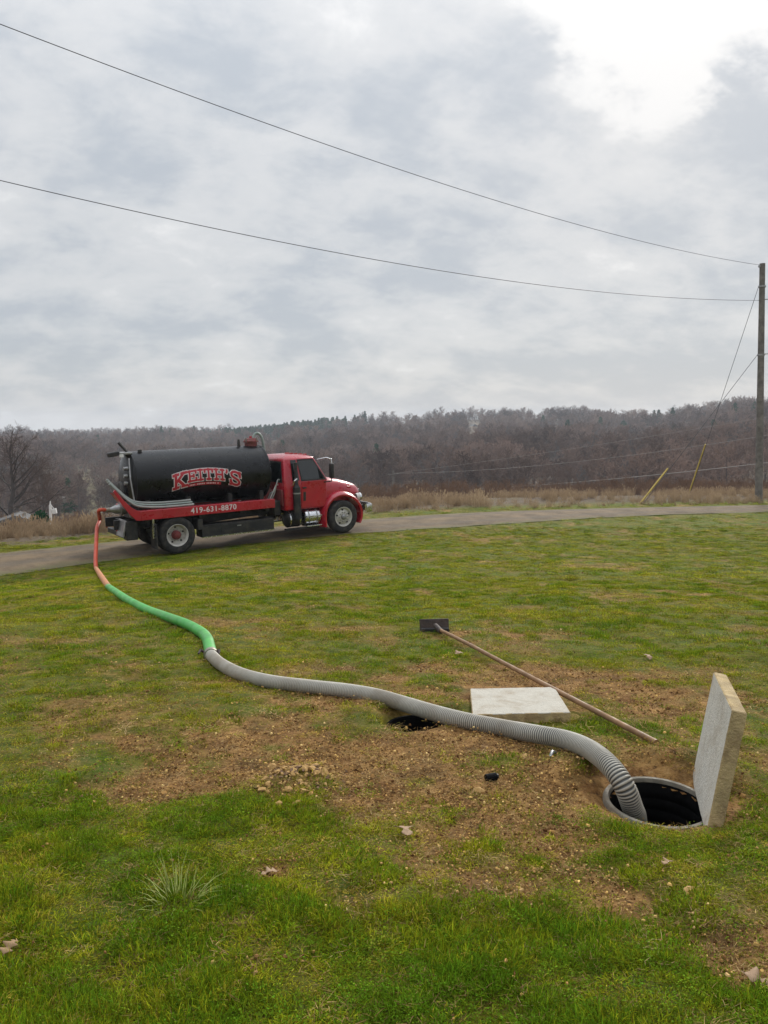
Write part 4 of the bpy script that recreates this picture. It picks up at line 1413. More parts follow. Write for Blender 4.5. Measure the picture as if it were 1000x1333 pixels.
def mk_wheel(x, y, dual, front):
    sgn = -1 if y < 0 else 1
    w = empty('wheel', (x, y, .51), 0, TRK)
    if sgn > 0: w.rotation_euler = (0, 0, math.pi)
    # tyre cross-section, outer face towards -y
    prof = [(-.12, .31), (-.135, .36), (-.14, .44), (-.125, .485), (-.10, .508), (-.055, .512), (-.05, .500), (-.04, .500), (-.035, .513), (.035, .513), (.04, .50), (.05, .50), (.055, .512), (.10, .508), (.125, .485), (.14, .44), (.135, .36), (.12, .31)]
    MB().lathe(prof, (0, 0, 0), 'y', 44).build('tyre', M['rubber'], w, smooth=40)
    if dual:
        MB().lathe(prof, (0, .31, 0), 'y', 36).build('tyre', M['rubber'], w, smooth=40)
        MB().lathe([(-.118, .315), (-.128, .305), (-.11, .285), (-.03, .262), (.02, .25), (.04, .12), (.04, 0)], (0, 0, 0), 'y', 36).build('rim', M['rim'], w, smooth=35)
        hb = MB().lathe([(.035, .13), (-.05, .125), (-.06, .10), (-.12, .085), (-.13, .06), (-.13, 0)], (0, 0, 0), 'y', 20).build('hub', M['hub'], w, smooth=35)
    else:
        MB().lathe([(-.118, .315), (-.128, .305), (-.115, .285), (-.06, .262), (-.05, .245), (-.115, .15), (-.12, .12), (-.12, 0)], (0, 0, 0), 'y', 36).build('rim', M['rim'], w, smooth=30)
        MB().lathe([(-.115, .095), (-.165, .085), (-.19, .06), (-.195, 0)], (0, 0, 0), 'y', 18).build('hub', M['steel'], w, smooth=35)
    for k in range(10):
        a_ = 2 * math.pi * k / 10
        o = bpy.data.objects.new('lug_nut', LUG); COL.objects.link(o); o.parent = w
        q = .165 if dual else .150
        o.location = (q * math.cos(a_), .03 if dual else -.125, q * math.sin(a_))
    for k in range(5):
        a_ = 2 * math.pi * (k + .3) / 5
        rr = .215 if dual else .222
        o = bpy.data.objects.new('hand_hole', HOLE); COL.objects.link(o); o.parent = w
        o.location = (rr * math.cos(a_), .018 if dual else -.078, rr * math.sin(a_))
    return w


for s in (-1, 1):
    mk_wheel(0, s * 1.06, True, False)
    mk_wheel(FX, s * 1.04, False, True)

# chassis
for s in (-1, 1):
    MB().box(((FX + .9 - 1.5) / 2, s * .43, .86), (FX + .9 + 1.5, .09, .26)).build('frame_rail', M['blackmatte'], TRK, bevel=.01)
for x_ in (-1.2, 0.9, 2.4, 3.9, FX + .6):
    MB().box((x_, 0, .86), (.1, .77, .18)).build('cross_member', M['blackmatte'], TRK)
MB().lathe([(-1.0, .07), (-.3, .09), (-.22, .2), (.22, .2), (.3, .09), (1.0, .07)], (0, 0, .51), 'y', 16).build('rear_axle', M['blackmatte'], TRK, smooth=35)
MB().tube([(FX, -.95, .5), (FX, .95, .5)], .06, 8).build('front_axle', M['blackmatte'], TRK)
MB().tube([(.25, 0, .6), (FX - 1.2, 0, .8)], .055, 8).build('drive_shaft', M['blackmatte'], TRK)
for s in (-1, 1):
    MB().box((0, s * .52, .72), (1.4, .08, .06)).build('leaf_spring', M['blackmatte'], TRK)

# tank
TZ, TR_, TX0, TX1 = 2.03, .80, -.90, 3.08
prof = [(TX0 - .20, 0), (TX0 - .19, .2), (TX0 - .16, .42), (TX0 - .11, .60), (TX0 - .05, .73), (TX0, TR_ - .012)]
prof += [(TX0 + .002, TR_ + .010), (TX0 + .05, TR_ + .010), (TX0 + .052, TR_)]
prof += [(TX0 + .05 + (TX1 - TX0 - .1) * k / 6, TR_) for k in range(1, 7)]
prof += [(TX1 - .048, TR_ + .010), (TX1, TR_ + .010), (TX1 + .002, TR_ - .012), (TX1 + .05, .73), (TX1 + .11, .60), (TX1 + .16, .42), (TX1 + .20, 0)]
tank = MB().lathe(prof, (0, 0, TZ), 'x', 72).build('tank', M['black'], TRK, smooth=28)
# tank saddles
for x_ in (-.6, .55, 1.8, 2.8):
    MB().prism([(x_ - .06, 1.03), (x_ + .06, 1.03), (x_ + .06, 1.5), (x_ - .06, 1.5)], -.7, .7).build('saddle', M['blackmatte'], TRK)
# manway and fittings on top
mw = MB().lathe([(-.06, .19), (.10, .19), (.10, .23), (.14, .23), (.16, .20), (.21, .17), (.23, .08), (.23, 0)], (2.84, 0, TZ + TR_), 'z', 24).build('manway', M['hub'], TRK, smooth=35)
MB().lathe([(.22, .04), (.28, .04), (.28, 0)], (2.84, 0, TZ + TR_), 'z', 12).build('lid_cap', M['red'], mw, smooth=35)
for k in range(4):
    a_ = k * math.pi / 2 + .5
    MB().tube([(2.84 + .21 * math.cos(a_), .21 * math.sin(a_), TZ + TR_ + .1), (2.84 + .24 * math.cos(a_), .24 * math.sin(a_), TZ + TR_ + .25)], .02, 6).build('lid_clamp', M['steel'], mw)
MB().tube(spline([(2.90, -.02, TZ + TR_ + .2), (2.98, 0, TZ + TR_ + .33), (3.08, 0, TZ + TR_ + .36), (3.20, 0, TZ + TR_ + .24), (3.26, 0, TZ + TR_ - .05), (3.30, 0, TZ + .3)], .05), .042, 10).build('vacuum_pipe', M['hose_green_dull'], TRK, smooth=60)
MB().tube([(2.40, -.1, TZ + TR_ - .03), (2.40, -.1, TZ + TR_ + .10), (2.40, -.1, TZ + TR_ + .20)], [.05, .05, .035], 8).build('relief_valve', M['blackmatte'], TRK)
MB().tube([(-.6, -.2, TZ + TR_ - .03), (-.6, -.2, TZ + TR_ + .04)], .06, 10).build('top_fitting', M['blackmatte'], TRK)
# rear top bracket and work lamp
MB().box((TX0 - .12, -.1, TZ + TR_ - .04), (.34, .5, .06)).build('rear_bracket', M['steel'], TRK, bevel=.01)
MB().box((TX0 - .42, -.2, TZ + TR_ - .05), (.32, .16, .12), Matrix.Rotation(R(-8), 3, 'Y')).build('work_lamp', M['blackmatte'], TRK, bevel=.02)
MB().tube([(TX0 - .03, -.1, TZ + TR_), (TX0 - .24, -.1, TZ + TR_ + .26)], .04, 6).build('lever', M['blackmatte'], TRK)
MB().box((TX0 - .24, -.30, TZ + TR_ - .10), (.10, .12, .08)).build('lamp_lens', M['white'], TRK, bevel=.01)
# rear head details: sight glasses, rear door flange
fl = MB().lathe([(TX0 - .27, 0), (TX0 - .27, .24), (TX0 - .23, .28), (TX0 - .10, .28)], (0, 0, TZ - .30), 'x', 24).build('rear_hatch', M['blackmatte'], TRK, smooth=35)
for z_ in (TZ - .05, TZ + .15, TZ + .35):
    MB().lathe([(TX0 - .27, 0), (TX0 - .27, .055), (TX0 - .1, .06)], (.03, -.40, z_), 'x', 12).build('sight_glass', M['steel'], TRK, smooth=35)
MB().tube([(TX0 - .10, -.76, 1.5), (TX0 - .14, -.68, 2.1), (TX0 - .10, -.52, 2.66)], .022, 6).build('grab_rail', M['steel'], TRK)

# red deck rails with the telephone number
for s in (-1, 1):
    MB().box(((2.98 - .98) / 2, s * 1.16, 1.145), (3.96, .10, .26)).build('deck_rail', M['red'], TRK, bevel=.012)
    MB().box(((2.98 - .98) / 2, s * 1.02, 1.255), (3.96, .175, .03)).build('deck_ledge', M['red'], TRK)
MB().box((1.0, 0, 1.04), (3.9, 2.0, .06)).build('deck', M['blackmatte'], TRK)
for x_ in (-.75, .75, 2.0, 2.8):
    MB().box((x_, 0, .96), (.12, 2.1, .10)).build('outrigger', M['blackmatte'], TRK)
# sloping hose tray and the spare hoses lying in it
tray = [(-.98, 1.272), (-.98, 1.015), (-1.10, 1.03), (-1.28, 1.22), (-1.50, 1.56), (-1.66, 1.84), (-1.61, 1.90), (-1.42, 1.62), (-1.22, 1.40), (-1.08, 1.30)]
MB().prism(tray, -1.20, -1.14).build('hose_tray_side', M['red'], TRK, bevel=.006)
low = [(-.6, 1.28), (-1.08, 1.31), (-1.22, 1.40), (-1.42, 1.62), (-1.61, 1.89)]
v_, f_ = [], []
for (x_, z_) in low: v_ += [(x_, -1.14, z_ - .10), (x_, -.72, z_ - .10), (x_, -1.14, z_ - .13), (x_, -.72, z_ - .13)]
for i in range(len(low) - 1):
    a_ = 4 * i; b_ = a_ + 4
    f_ += [(a_, b_, b_ + 1, a_ + 1), (a_ + 2, a_ + 3, b_ + 3, b_ + 2), (a_, a_ + 2, b_ + 2, b_), (a_ + 1, b_ + 1, b_ + 3, a_ + 3)]
mesh_obj('hose_tray_floor', v_, f_, M['red'], TRK)
for (y_, mt, nm) in ((-1.08, 'hose_pale', 0), (-.95, 'hose_green_dull', 1), (-.83, 'hose_pale', 2)):
    pts = [(.55, y_, 1.33), (.1, y_, 1.325), (-.5, y_, 1.34), (-.98, y_, 1.41), (-1.22, y_, 1.55), (-1.45, y_, 1.78), (-1.68, y_, 2.03)]
    sh = MB().tube(spline([(a_, b_, c_ - .012 + .05 * nm) for a_, b_, c_ in pts], .06), .030, 12).build('spare_hose', M[mt], TRK, smooth=60)
    MB().tube([(-1.66, y_, 2.00 + .05 * nm), (-1.71, y_, 2.05 + .05 * nm)], [.036, .036], 12).build('hose_end_fitting', M['hose_pale'], sh, smooth=40)

# rear: discharge valve, pump box, bumper, lights
MB().lathe([(-.0, .16), (-.12, .16), (-.12, .20), (-.16, .20), (-.16, .13), (-.26, .12), (-.40, .065), (-.46, .06)], (TX0 - .28, -.50, 1.30), 'x', 18).build('discharge_valve', M['steel'], TRK, smooth=35)
MB().tube([(TX0 - .40, -.50, 1.44), (TX0 - .40, -.50, 1.62), (TX0 - .46, -.50, 1.68)], .03, 8).build('valve_lever', M['blackmatte'], TRK)
MB().tube([(TX0 + .1, -.50, 1.30), (TX0 - .30, -.50, 1.30)], .13, 14).build('outlet_pipe', M['blackmatte'], TRK, smooth=40)
MB().box((-1.19, -.87, .74), (.30, .34, .50)).build('side_box', M['blackmatte'], TRK, bevel=.015)
MB().box((-1.36, -.66, .80), (.05, .62, .46), Matrix.Rotation(R(14), 3, 'Y')).build('rear_panel', M['steel'], TRK, bevel=.01)
MB().box((-1.28, .15, .58), (.12, 1.5, .14)).build('rear_bumper', M['blackmatte'], TRK, bevel=.015)
for s in (-1, 1):
    MB().box((-1.40, s * .55 + .2, .72), (.03, .12, .12)).build('tail_light', M['lamp_red'], TRK, bevel=.01)
    MB().box((-.62, s * 1.07, .55), (.03, .52, .70)).build('mud_flap', M['rubber'], TRK)
    MB().box((-.66, s * 1.19, .76), (.05, .04, .55)).build('flap_bracket', M['alu'], TRK)
MB().box((-.98, -.35, 1.22), (.26, .6, .42)).build('pump', M['blackmatte'], TRK, bevel=.03)
MB().lathe([(-.05, 0), (-.05, .10), (.05, .10), (.05, 0)], (-1.12, -.98, 1.16), 'y', 14).build('gauge', M['steel'], TRK, smooth=35)

# side locker under the deck
lk = MB().box((1.84, -.90, .53), (2.24, .46, .36)).build('side_locker', M['blackmatte'], TRK, bevel=.015)
MB().box((1.84, -1.135, .36), (2.24, .03, .03)).build('pale_strip', M['alu'], lk)  # strip added for the pale line under the locker
MB().box((1.84, -1.135, .56), (1.1, .02, .22)).build('locker_door', M['blackmatte'], lk, bevel=.006)
MB().box((1.84, -1.15, .60), (.12, .02, .03)).build('latch', M['steel'], lk)
MB().box((.66, -.95, .74), (.16, .5, .30)).build('valve_cover', M['blackmatte'], TRK, bevel=.02)

# cab
CB0, CB1, ZB, ZW, ZT = 3.38, FX - .52, .86, 1.72, 2.42
low_ = [(CB0, -1.06, ZB), (CB1, -1.06, ZB), (CB1, 1.06, ZB), (CB0, 1.06, ZB)]
belt = [(CB0, -1.09, ZW), (CB1 + .04, -1.07, ZW), (CB1 + .04, 1.07, ZW), (CB0, 1.09, ZW)]
top = [(CB0 + .06, -.97, ZT), (CB1 - .36, -.95, ZT), (CB1 - .36, .95, ZT), (CB0 + .06, .97, ZT)]
crown = [(CB0 + .20, -.80, ZT + .075), (CB1 - .54, -.78, ZT + .075), (CB1 - .54, .78, ZT + .075), (CB0 + .20, .80, ZT + .075)]
mb = MB()
vv = low_ + belt + top + crown
ff = [(3, 2, 1, 0), (12, 13, 14, 15)]
for l in range(3):
    for k in range(4):
        a_, b_ = l * 4 + k, l * 4 + (k + 1) % 4
        ff.append((a_, b_, b_ + 4, a_ + 4))
mb.add(vv, ff)
cab = mb.build('cab', M['red'], TRK, bevel=.045)


def panel(name, quad, uv, off, th, mat, parent, bevel=0.0):
    """raised panel on a quad: uv corners as fractions, off outside the face"""
    q = [Vector(p_) for p_ in quad]
    nrm_ = (q[1] - q[0]).cross(q[3] - q[0]).normalized()
    pts = []
    for (u_, w_) in uv:
        p_ = q[0] * (1 - u_) * (1 - w_) + q[1] * u_ * (1 - w_) + q[2] * u_ * w_ + q[3] * (1 - u_) * w_
        pts.append(p_)
    n_ = len(pts)
    v_ = [p_ - nrm_ * (th - off) for p_ in pts] + [p_ + nrm_ * off for p_ in pts]
    f_ = [tuple(range(n_ - 1, -1, -1)), tuple(range(n_, 2 * n_))] + [(i, (i + 1) % n_, n_ + (i + 1) % n_, n_ + i) for i in range(n_)]
    return mesh_obj(name, v_, f_, mat, parent, bevel=bevel)


CL = CB1 - CB0
dx0 = (3.93 - CB0) / CL                    # rear edge of the door, as a fraction
for side_ in (-1, 1):
    if side_ < 0:
        qs_up = [belt[0], belt[1], top[1], top[0]]; qs_lo = [low_[0], low_[1], belt[1], belt[0]]
        fx = lambda a: a
    else:
        qs_up = [belt[2], belt[3], top[3], top[2]]; qs_lo = [low_[2], low_[3], belt[3], belt[2]]
        fx = lambda a: 1 - a
    def UV(l):
        l = [(fx(a_), b_) for a_, b_ in l]
        return l if side_ < 0 else l[::-1]
    dr = panel('door', qs_lo, UV([(dx0, .06), (.955, .06), (.955, .985), (dx0, .985)]), .012, .03, M['red'], TRK, .008)
    panel('door_window', qs_up, UV([(dx0 + .03, .06), (.93, .06), (.90, .88), (dx0 + .05, .88)]), .010, .02, M['glass'], dr)
    panel('window_trim', qs_up, UV([(dx0 + .0, .0), (.965, .0), (.945, .95), (dx0 + .03, .95)]), .006, .02, M['blackmatte'], dr)
    panel('quarter_window', qs_up, UV([(.18, .04), (dx0 - .04, .04), (dx0 - .01, .93), (.20, .93)]), .008, .02, M['glass'], cab)
    y_ = side_ * 1.10
    MB().box((4.04, y_, 1.52), (.13, .03, .05)).build('door_handle', M['blackmatte'], dr, bevel=.008)
    panel('fuel_label', qs_lo, UV([(dx0 + .04, .30), (dx0 + .10, .30), (dx0 + .10, .62), (dx0 + .04, .62)]), .0155, .004, M['blackmatte'], dr)
    # mirror on its bracket
    mr = MB().box((CB1 + .02, side_ * 1.36, 2.0), (.10, .18, .46)).build('mirror', M['blackmatte'], TRK, bevel=.03)
    MB().tube([(CB1 - .25, side_ * .97, 2.34), (CB1 - .10, side_ * 1.28, 2.40), (CB1 + .02, side_ * 1.36, 2.36), (CB1 + .02, side_ * 1.36, 2.20)], .022, 8).build('bracket_upper', M['alu'], mr, smooth=50)
    MB().tube([(CB1 - .10, side_ * 1.06, 1.64), (CB1 + .02, side_ * 1.34, 1.68), (CB1 + .02, side_ * 1.36, 1.8)], .018, 8).build('bracket_lower', M['blackmatte'], mr, smooth=50)
# windscreen and rear window
qf = [belt[1], belt[2], top[2], top[1]]
panel('windscreen', qf, [(.05, .07), (.95, .07), (.93, .93), (.07, .93)], .012, .02, M['glasslight'], cab)
panel('windscreen_trim', qf, [(.02, .02), (.98, .02), (.97, .97), (.03, .97)], .006, .02, M['blackmatte'], cab)
qr = [belt[3], belt[0], top[0], top[3]]
panel('rear_window', qr, [(.10, .02), (.90, .02), (.88, .82), (.12, .82)], .010, .02, M['glass'], cab)
panel('rear_window_trim', qr, [(.07, -.03), (.93, -.03), (.91, .88), (.09, .88)], .005, .02, M['blackmatte'], cab)
for s in (-.6, -.3, 0, .3, .6):
    MB().box((CB1 - .48, s, ZT + .08), (.12, .07, .045)).build('roof_marker', M['lamp_red'], cab, bevel=.012)
# coiled air lines between cab and tank
for k, y_ in enumerate((-.82, -.70, -.58)):
    pts = [(3.10, y_ + .1, 1.20), (3.16, y_, 1.40), (3.22, y_ - .05, 1.68 - .13 * k), (3.30, y_, 1.80 - .16 * k), (3.38, y_ + .05, 1.78 - .16 * k)]
    MB().tube(spline(pts, .04), .020, 7).build('air_line', M['hose_pale'] if k != 1 else M['white'], TRK, smooth=60)
MB().box((3.2, -.55, .95), (.24, .7, .45)).build('hydraulic_pump', M['blackmatte'], TRK, bevel=.03)
MB().box((3.33, -.8, 1.25), (.06, .45, .5)).build('heat_shield', M['hub'], TRK, bevel=.02)

# exhaust behind the door
ex = MB().tube([(3.74, -1.15, .60), (3.74, -1.15, 1.56)], .115, 16).build('exhaust_muffler', M['blackmatte'], TRK, smooth=50)
MB().tube([(3.74, -1.15, 1.56), (3.74, -1.15, 1.66), (3.74, -1.15, 2.30)], [.10, .055, .055], 12).build('exhaust_pipe', M['blackmatte'], ex, smooth=50)
MB().tube([(3.60, -1.18, 1.62), (3.64, -1.22, 1.76), (3.74, -1.22, 1.82)], .018, 6).build('grab_handle', M['alu'], TRK)
MB().lathe([(-.02, .122), (.02, .122)], (3.74, -1.15, 1.38), 'z', 16).build('clamp_band', M['steel'], ex)
# fuel tank, air tank and steps
for s in (-1, 1):
    ft = MB().lathe([(4.02, 0), (4.02, .20), (4.05, .25), (4.09, .265), (4.52, .265), (4.56, .25), (4.58, .20), (4.58, 0)], (0, s * .86, .58), 'x', 28).build('fuel_tank', M['alu'], TRK, smooth=40)
    for x_ in (4.16, 4.44):
        MB().lathe([(x_ - .02, .272), (x_ + .02, .272)], (0, s * .86, .58), 'x', 28).build('tank_strap', M['steel'], ft)
    at = MB().lathe([(3.42, 0), (3.44, .18), (3.50, .25), (3.90, .25), (3.96, .18), (3.98, 0)], (0, s * .86, .58), 'x', 24).build('air_tank', M['blackmatte'], TRK, smooth=40)
    MB().lathe([(3.52, .256), (3.56, .256)], (0, s * .86, .58), 'x', 24).build('tank_strap', M['alu'], at)
    MB().lathe([(3.84, .256), (3.88, .256)], (0, s * .86, .58), 'x', 24).build('tank_strap', M['alu'], at)
    for z_, yo in ((.34, 1.13), (.64, 1.15)):
        MB().box((4.30, s * yo, z_), (.52, .08, .035)).build('step', M['alu'], TRK, bevel=.006)
    MB().box((3.95, s * 1.0, .285), (1.1, .2, .035)).build('skid_bar', M['blackmatte'], TRK)

# hood
secs = [(CB1 - .02, .98, 1.78, 1.05), (CB1 + .2, .95, 1.77, 1.02), (FX + .05, .89, 1.70, 1.0), (FX + .45, .80, 1.60, .98), (FX + .78, .70, 1.49, .95), (FX + .93, .62, 1.39, .92), (FX + .97, .58, 1.28, .9)]
v_, f_ = [], []
for (x_, hw, zt, zb) in secs:
    ring = [(-hw, zb), (-hw, zb + .25), (-hw * 1.0, zt - .32), (-hw * .97, zt - .20), (-hw * .88, zt - .09), (-hw * .70, zt - .03), (-hw * .35, zt - .005), (0, zt)]
    ring += [(-a_, b_) for a_, b_ in ring[-2::-1]]
    v_ += [(x_, a_, b_) for a_, b_ in ring]
nr = 15
for i in range(len(secs) - 1):
    for k in range(nr - 1):
        f_.append((i * nr + k, (i + 1) * nr + k, (i + 1) * nr + k + 1, i * nr + k + 1))
f_.append(tuple((len(secs) - 1) * nr + k for k in range(nr)))
f_.append(tuple(nr - 1 - k for k in range(nr)))
f_ = [tuple(reversed(q)) for q in f_]
hood = mesh_obj('hood', v_, f_, M['red'], TRK, smooth=38)
MB().box((FX + .985, 0, 1.09), (.03, 1.0, .38)).build('grille', M['alu'], hood, bevel=.01)
for k in range(5):
    MB().box((FX + 1.005, 0, .95 + k * .07), (.02, .92, .03)).build('grille_bar', M['blackmatte'], hood)
# front fenders: arch round the wheel with a flared lip
for s in (-1, 1):
    v_, f_ = [], []
    A_ = np.r_[np.linspace(-28, 178, 22)]
    cxx, czz = FX, .56
    rings = []
    for a_ in A_:
        ca, sa = math.cos(R(a_)), math.sin(R(a_))
        ro_ = .685 + .03 * max(0, sa)
        fwd_ = 1.0 + (.10 if ca > 0 else .0) * abs(ca)
        rng_ = [(.58, .60), (.60, 1.15), (.655, 1.165), (ro_, 1.10), (ro_ + .035, .98), (ro_ + .05, .80), (ro_ + .03, .60)]
        rings.append([(cxx + r0 * ca * fwd_, s * y0_, czz + r0 * sa) for r0, y0_ in rng_])
    # tail of the fender runs down behind the wheel
    last = rings[-1]
    for dz_ in (.18, .34):
        rings.append([(p_[0] + .02 * dz_, p_[1], p_[2] - dz_) for p_ in last])
    m_ = len(rings[0])
    for r0 in rings: v_ += r0
    for i in range(len(rings) - 1):
        for k in range(m_):
            k2 = (k + 1) % m_
            q = (i * m_ + k, i * m_ + k2, (i + 1) * m_ + k2, (i + 1) * m_ + k)
            f_.append(q if s > 0 else q[::-1])
    f_.append(tuple(range(m_))); f_.append(tuple((len(rings) - 1) * m_ + k for k in range(m_)))
    fd = mesh_obj('front_fender', v_, f_, M['red'], TRK, smooth=45)
    hl = MB().lathe([(.0, .0), (.05, .06), (.02, .11), (-.06, .13), (-.16, .12)], (FX + .80, s * .86, 1.06), 'x', 18).build('headlight', M['lamp'], TRK, smooth=40)
    MB().lathe([(-.05, .135), (.01, .135), (.015, .115)], (FX + .80, s * .86, 1.06), 'x', 18).build('headlight_bezel', M['alu'], hl)
    MB().box((FX + .30, s * 1.02, 1.42), (.10, .10, .06)).build('side_marker', M['lamp_red'], fd, bevel=.015)
# bumper
bp_ = [(FX + .86, -1.14), (FX + 1.10, -1.08), (FX + 1.20, -.7), (FX + 1.22, 0), (FX + 1.20, .7), (FX + 1.10, 1.08), (FX + .86, 1.14)]
v_, f_ = [], []
for (x_, y_) in bp_:
    for (dx_, z_) in ((0, .56), (.03, .58), (.03, .82), (0, .84), (-.04, .84), (-.04, .56)): v_.append((x_ + dx_, y_, z_))
for i in range(len(bp_) - 1):
    for k in range(6):
        k2 = (k + 1) % 6
        f_.append((i * 6 + k, (i + 1) * 6 + k, (i + 1) * 6 + k2, i * 6 + k2))
f_ += [tuple(range(5, -1, -1)), tuple(range(36, 42))]
mesh_obj('front_bumper', v_, f_, M['alu'], TRK, smooth=40)
MB().box((FX + .85, 0, .66), (.3, 1.5, .22)).build('bumper_mount', M['blackmatte'], TRK)

# lettering: strokes bent onto the tank
LET = {
    'K': (.95, [[(.18, 0), (.18, 1)], [(.0, .06), (.38, .06)], [(.0, .94), (.38, .94)], [(.20, .42), (.78, .96)], [(.36, .55), (.80, .05)], [(.58, .94), (.96, .94)], [(.62, .06), (1.0, .06)]]),
    'E': (.82, [[(.16, 0), (.16, 1)], [(.0, .07), (.84, .07)], [(.0, .93), (.82, .93)], [(.16, .5), (.58, .5)], [(.78, .05), (.78, .32)], [(.76, .95), (.76, .70)], [(.55, .38), (.55, .62)]]),
    'I': (.46, [[(.23, 0), (.23, 1)], [(.0, .07), (.46, .07)], [(.0, .93), (.46, .93)]]),
    'T': (.84, [[(.42, 0), (.42, 1)], [(.0, .93), (.84, .93)], [(.22, .07), (.62, .07)], [(.05, .95), (.05, .68)], [(.79, .95), (.79, .68)]]),
    'H': (.96, [[(.18, 0), (.18, 1)], [(.78, 0), (.78, 1)], [(.0, .07), (.36, .07)], [(.0, .93), (.36, .93)], [(.60, .07), (.96, .07)], [(.60, .93), (.96, .93)], [(.18, .5), (.78, .5)]]),
    "'": (.26, [[(.13, 1.0), (.13, .84)], [(.13, .84), (.06, .70)]]),
    'S': (.84, [[(.76, .72), (.74, .84), (.60, .94), (.42, .96), (.24, .92), (.12, .80), (.14, .66), (.28, .56), (.46, .50), (.64, .42), (.75, .31), (.72, .16), (.58, .06), (.40, .04), (.22, .08), (.10, .20), (.08, .30)], [(.77, .98), (.77, .66)], [(.07, .02), (.07, .34)]]),
}


def tank_pt(x_, h_, off):
    """h_: height above the road line on the tank's near flank"""
    th = (h_ - TZ) / TR_
    return (x_, -(TR_ + off) * math.cos(th), TZ + (TR_ + off) * math.sin(th))


def arch(x_):
    return 1.95 - .13 * ((x_ - 1.02) / .9) ** 2


def strokes(mb, lines, width, x0, sx, sy, lift, off, slant=True):
    for ln in lines:
        P_ = [Vector((a_, b_)) for a_, b_ in ln]
        dense = [P_[0]]
        for a_, b_ in zip(P_[:-1], P_[1:]):
            n_ = max(1, int((b_ - a_).length / .18))
            dense += [a_.lerp(b_, (k + 1) / n_) for k in range(n_)]
        Q = [Vector((p_.x * sx, p_.y * sy)) for p_ in dense]
        ext = width * .30
        Q[0] = Q[0] - (Q[1] - Q[0]).normalized() * ext; Q[-1] = Q[-1] + (Q[-1] - Q[-2]).normalized() * ext
        vs = []
        for i, p_ in enumerate(Q):
            d_ = (Q[min(i + 1, len(Q) - 1)] - Q[max(i - 1, 0)]).normalized()
            nn_ = Vector((-d_.y, d_.x)) * width * .5
            for e_ in (p_ - nn_, p_ + nn_):
                xx = x0 + e_.x
                vs.append(tank_pt(xx, arch(xx) + lift + e_.y, off))
        mb.add(vs, [(2 * i, 2 * i + 2, 2 * i + 3, 2 * i + 1) for i in range(len(Q) - 1)])


xcur = .10
for ch, big in (('K', 1.20), ('E', .92), ('I', .92), ('T', .92), ('H', .92), ("'", .92), ('S', 1.20)):
    w_, lines = LET[ch]
    sy = .345 * big; sx = .37 * big * .90
    lift = -.09 if big > 1 else 0.0
    lw = MB(); strokes(lw, lines, .105 if big < 1 else .125, xcur, sx, sy, lift, .004)
    lo_ = lw.build('letter_outline', M['letter_white'], tank)
    lw = MB(); strokes(lw, lines, .058 if big < 1 else .076, xcur, sx, sy, lift, .009)
    lw.build('letter', M['letter_red'], tank)
    xcur += sx * w_ + .045
print('letters end', xcur)
# red ribbon under the letters with small pale marks
v_ = []; f_ = []
for i in range(21):
    x_ = .52 + (1.50 - .52) * i / 20
    for h_ in (-.135, -.055): v_.append(tank_pt(x_, arch(x_) + h_, .005))
f_ = [(2 * i, 2 * i + 2, 2 * i + 3, 2 * i + 1) for i in range(20)]
mesh_obj('ribbon', v_, f_, M['letter_red'], tank)
mk = MB(); r_ = random.Random(3); x_ = .57
while x_ < 1.44:
    w_ = r_.uniform(.018, .034)
    mk.add([tank_pt(x_ + a_, arch(x_) + h_, .008) for a_, h_ in ((0, -.112), (w_, -.112), (w_, -.078), (0, -.078))], [(0, 1, 2, 3)])
    x_ += w_ + (.02 if r_.random() < .8 else .06)
mk.build('ribbon_marks', M['letter_white'], tank)

# telephone number on the rail
cu = bpy.data.curves.new('telephone_number', 'FONT'); cu.body = '419-631-8870'; cu.size = .215; cu.align_x = 'CENTER'; cu.align_y = 'CENTER'
cu.space_character = 1.12; cu.offset = .004
fo = bpy.data.objects.new('telephone_number', cu); COL.objects.link(fo)
dg = bpy.context.evaluated_depsgraph_get()
tm = bpy.data.meshes.new_from_object(fo.evaluated_get(dg)); bpy.data.objects.remove(fo)
tm.materials.clear(); tm.materials.append(M['letter_white'])
fo = bpy.data.objects.new('telephone_number', tm); COL.objects.link(fo); fo.parent = TRK
fo.location = (1.08, -1.2125, 1.150); fo.rotation_euler = (math.pi / 2, 0, 0)

# red length of hose from the ground up to the valve
VE = tl(TX0 - .76, -.50, 1.30)
kink = orange_pts[-1]
red_px = [Vector(kink)]
a_ = np.array(VE)
red = [np.array(kink)]
for (u_, v__, d_) in ((124.5, 728, kink[1] + .45), (125.5, 705, kink[1] + 1.35), (126.5, 687, kink[1] + 2.1), (130, 676.5, kink[1] + 2.7)):
    red.append(at_depth(u_, v__, d_))
red.append(np.array(tl(TX0 - .98, -.50, 1.31)))
red.append(a_)
print('valve px', project(a_), 'kink', kink, 'valve', a_)
sweep('red_section', red, .050, .04, M['hose_red'], n=14)
MB().tube([Vector(a_) - HB + Vector(hd) * -.08, Vector(a_) - HB + Vector(hd) * .06], .066, 14).build('end_coupling', M['coupling'], hose, smooth=40)

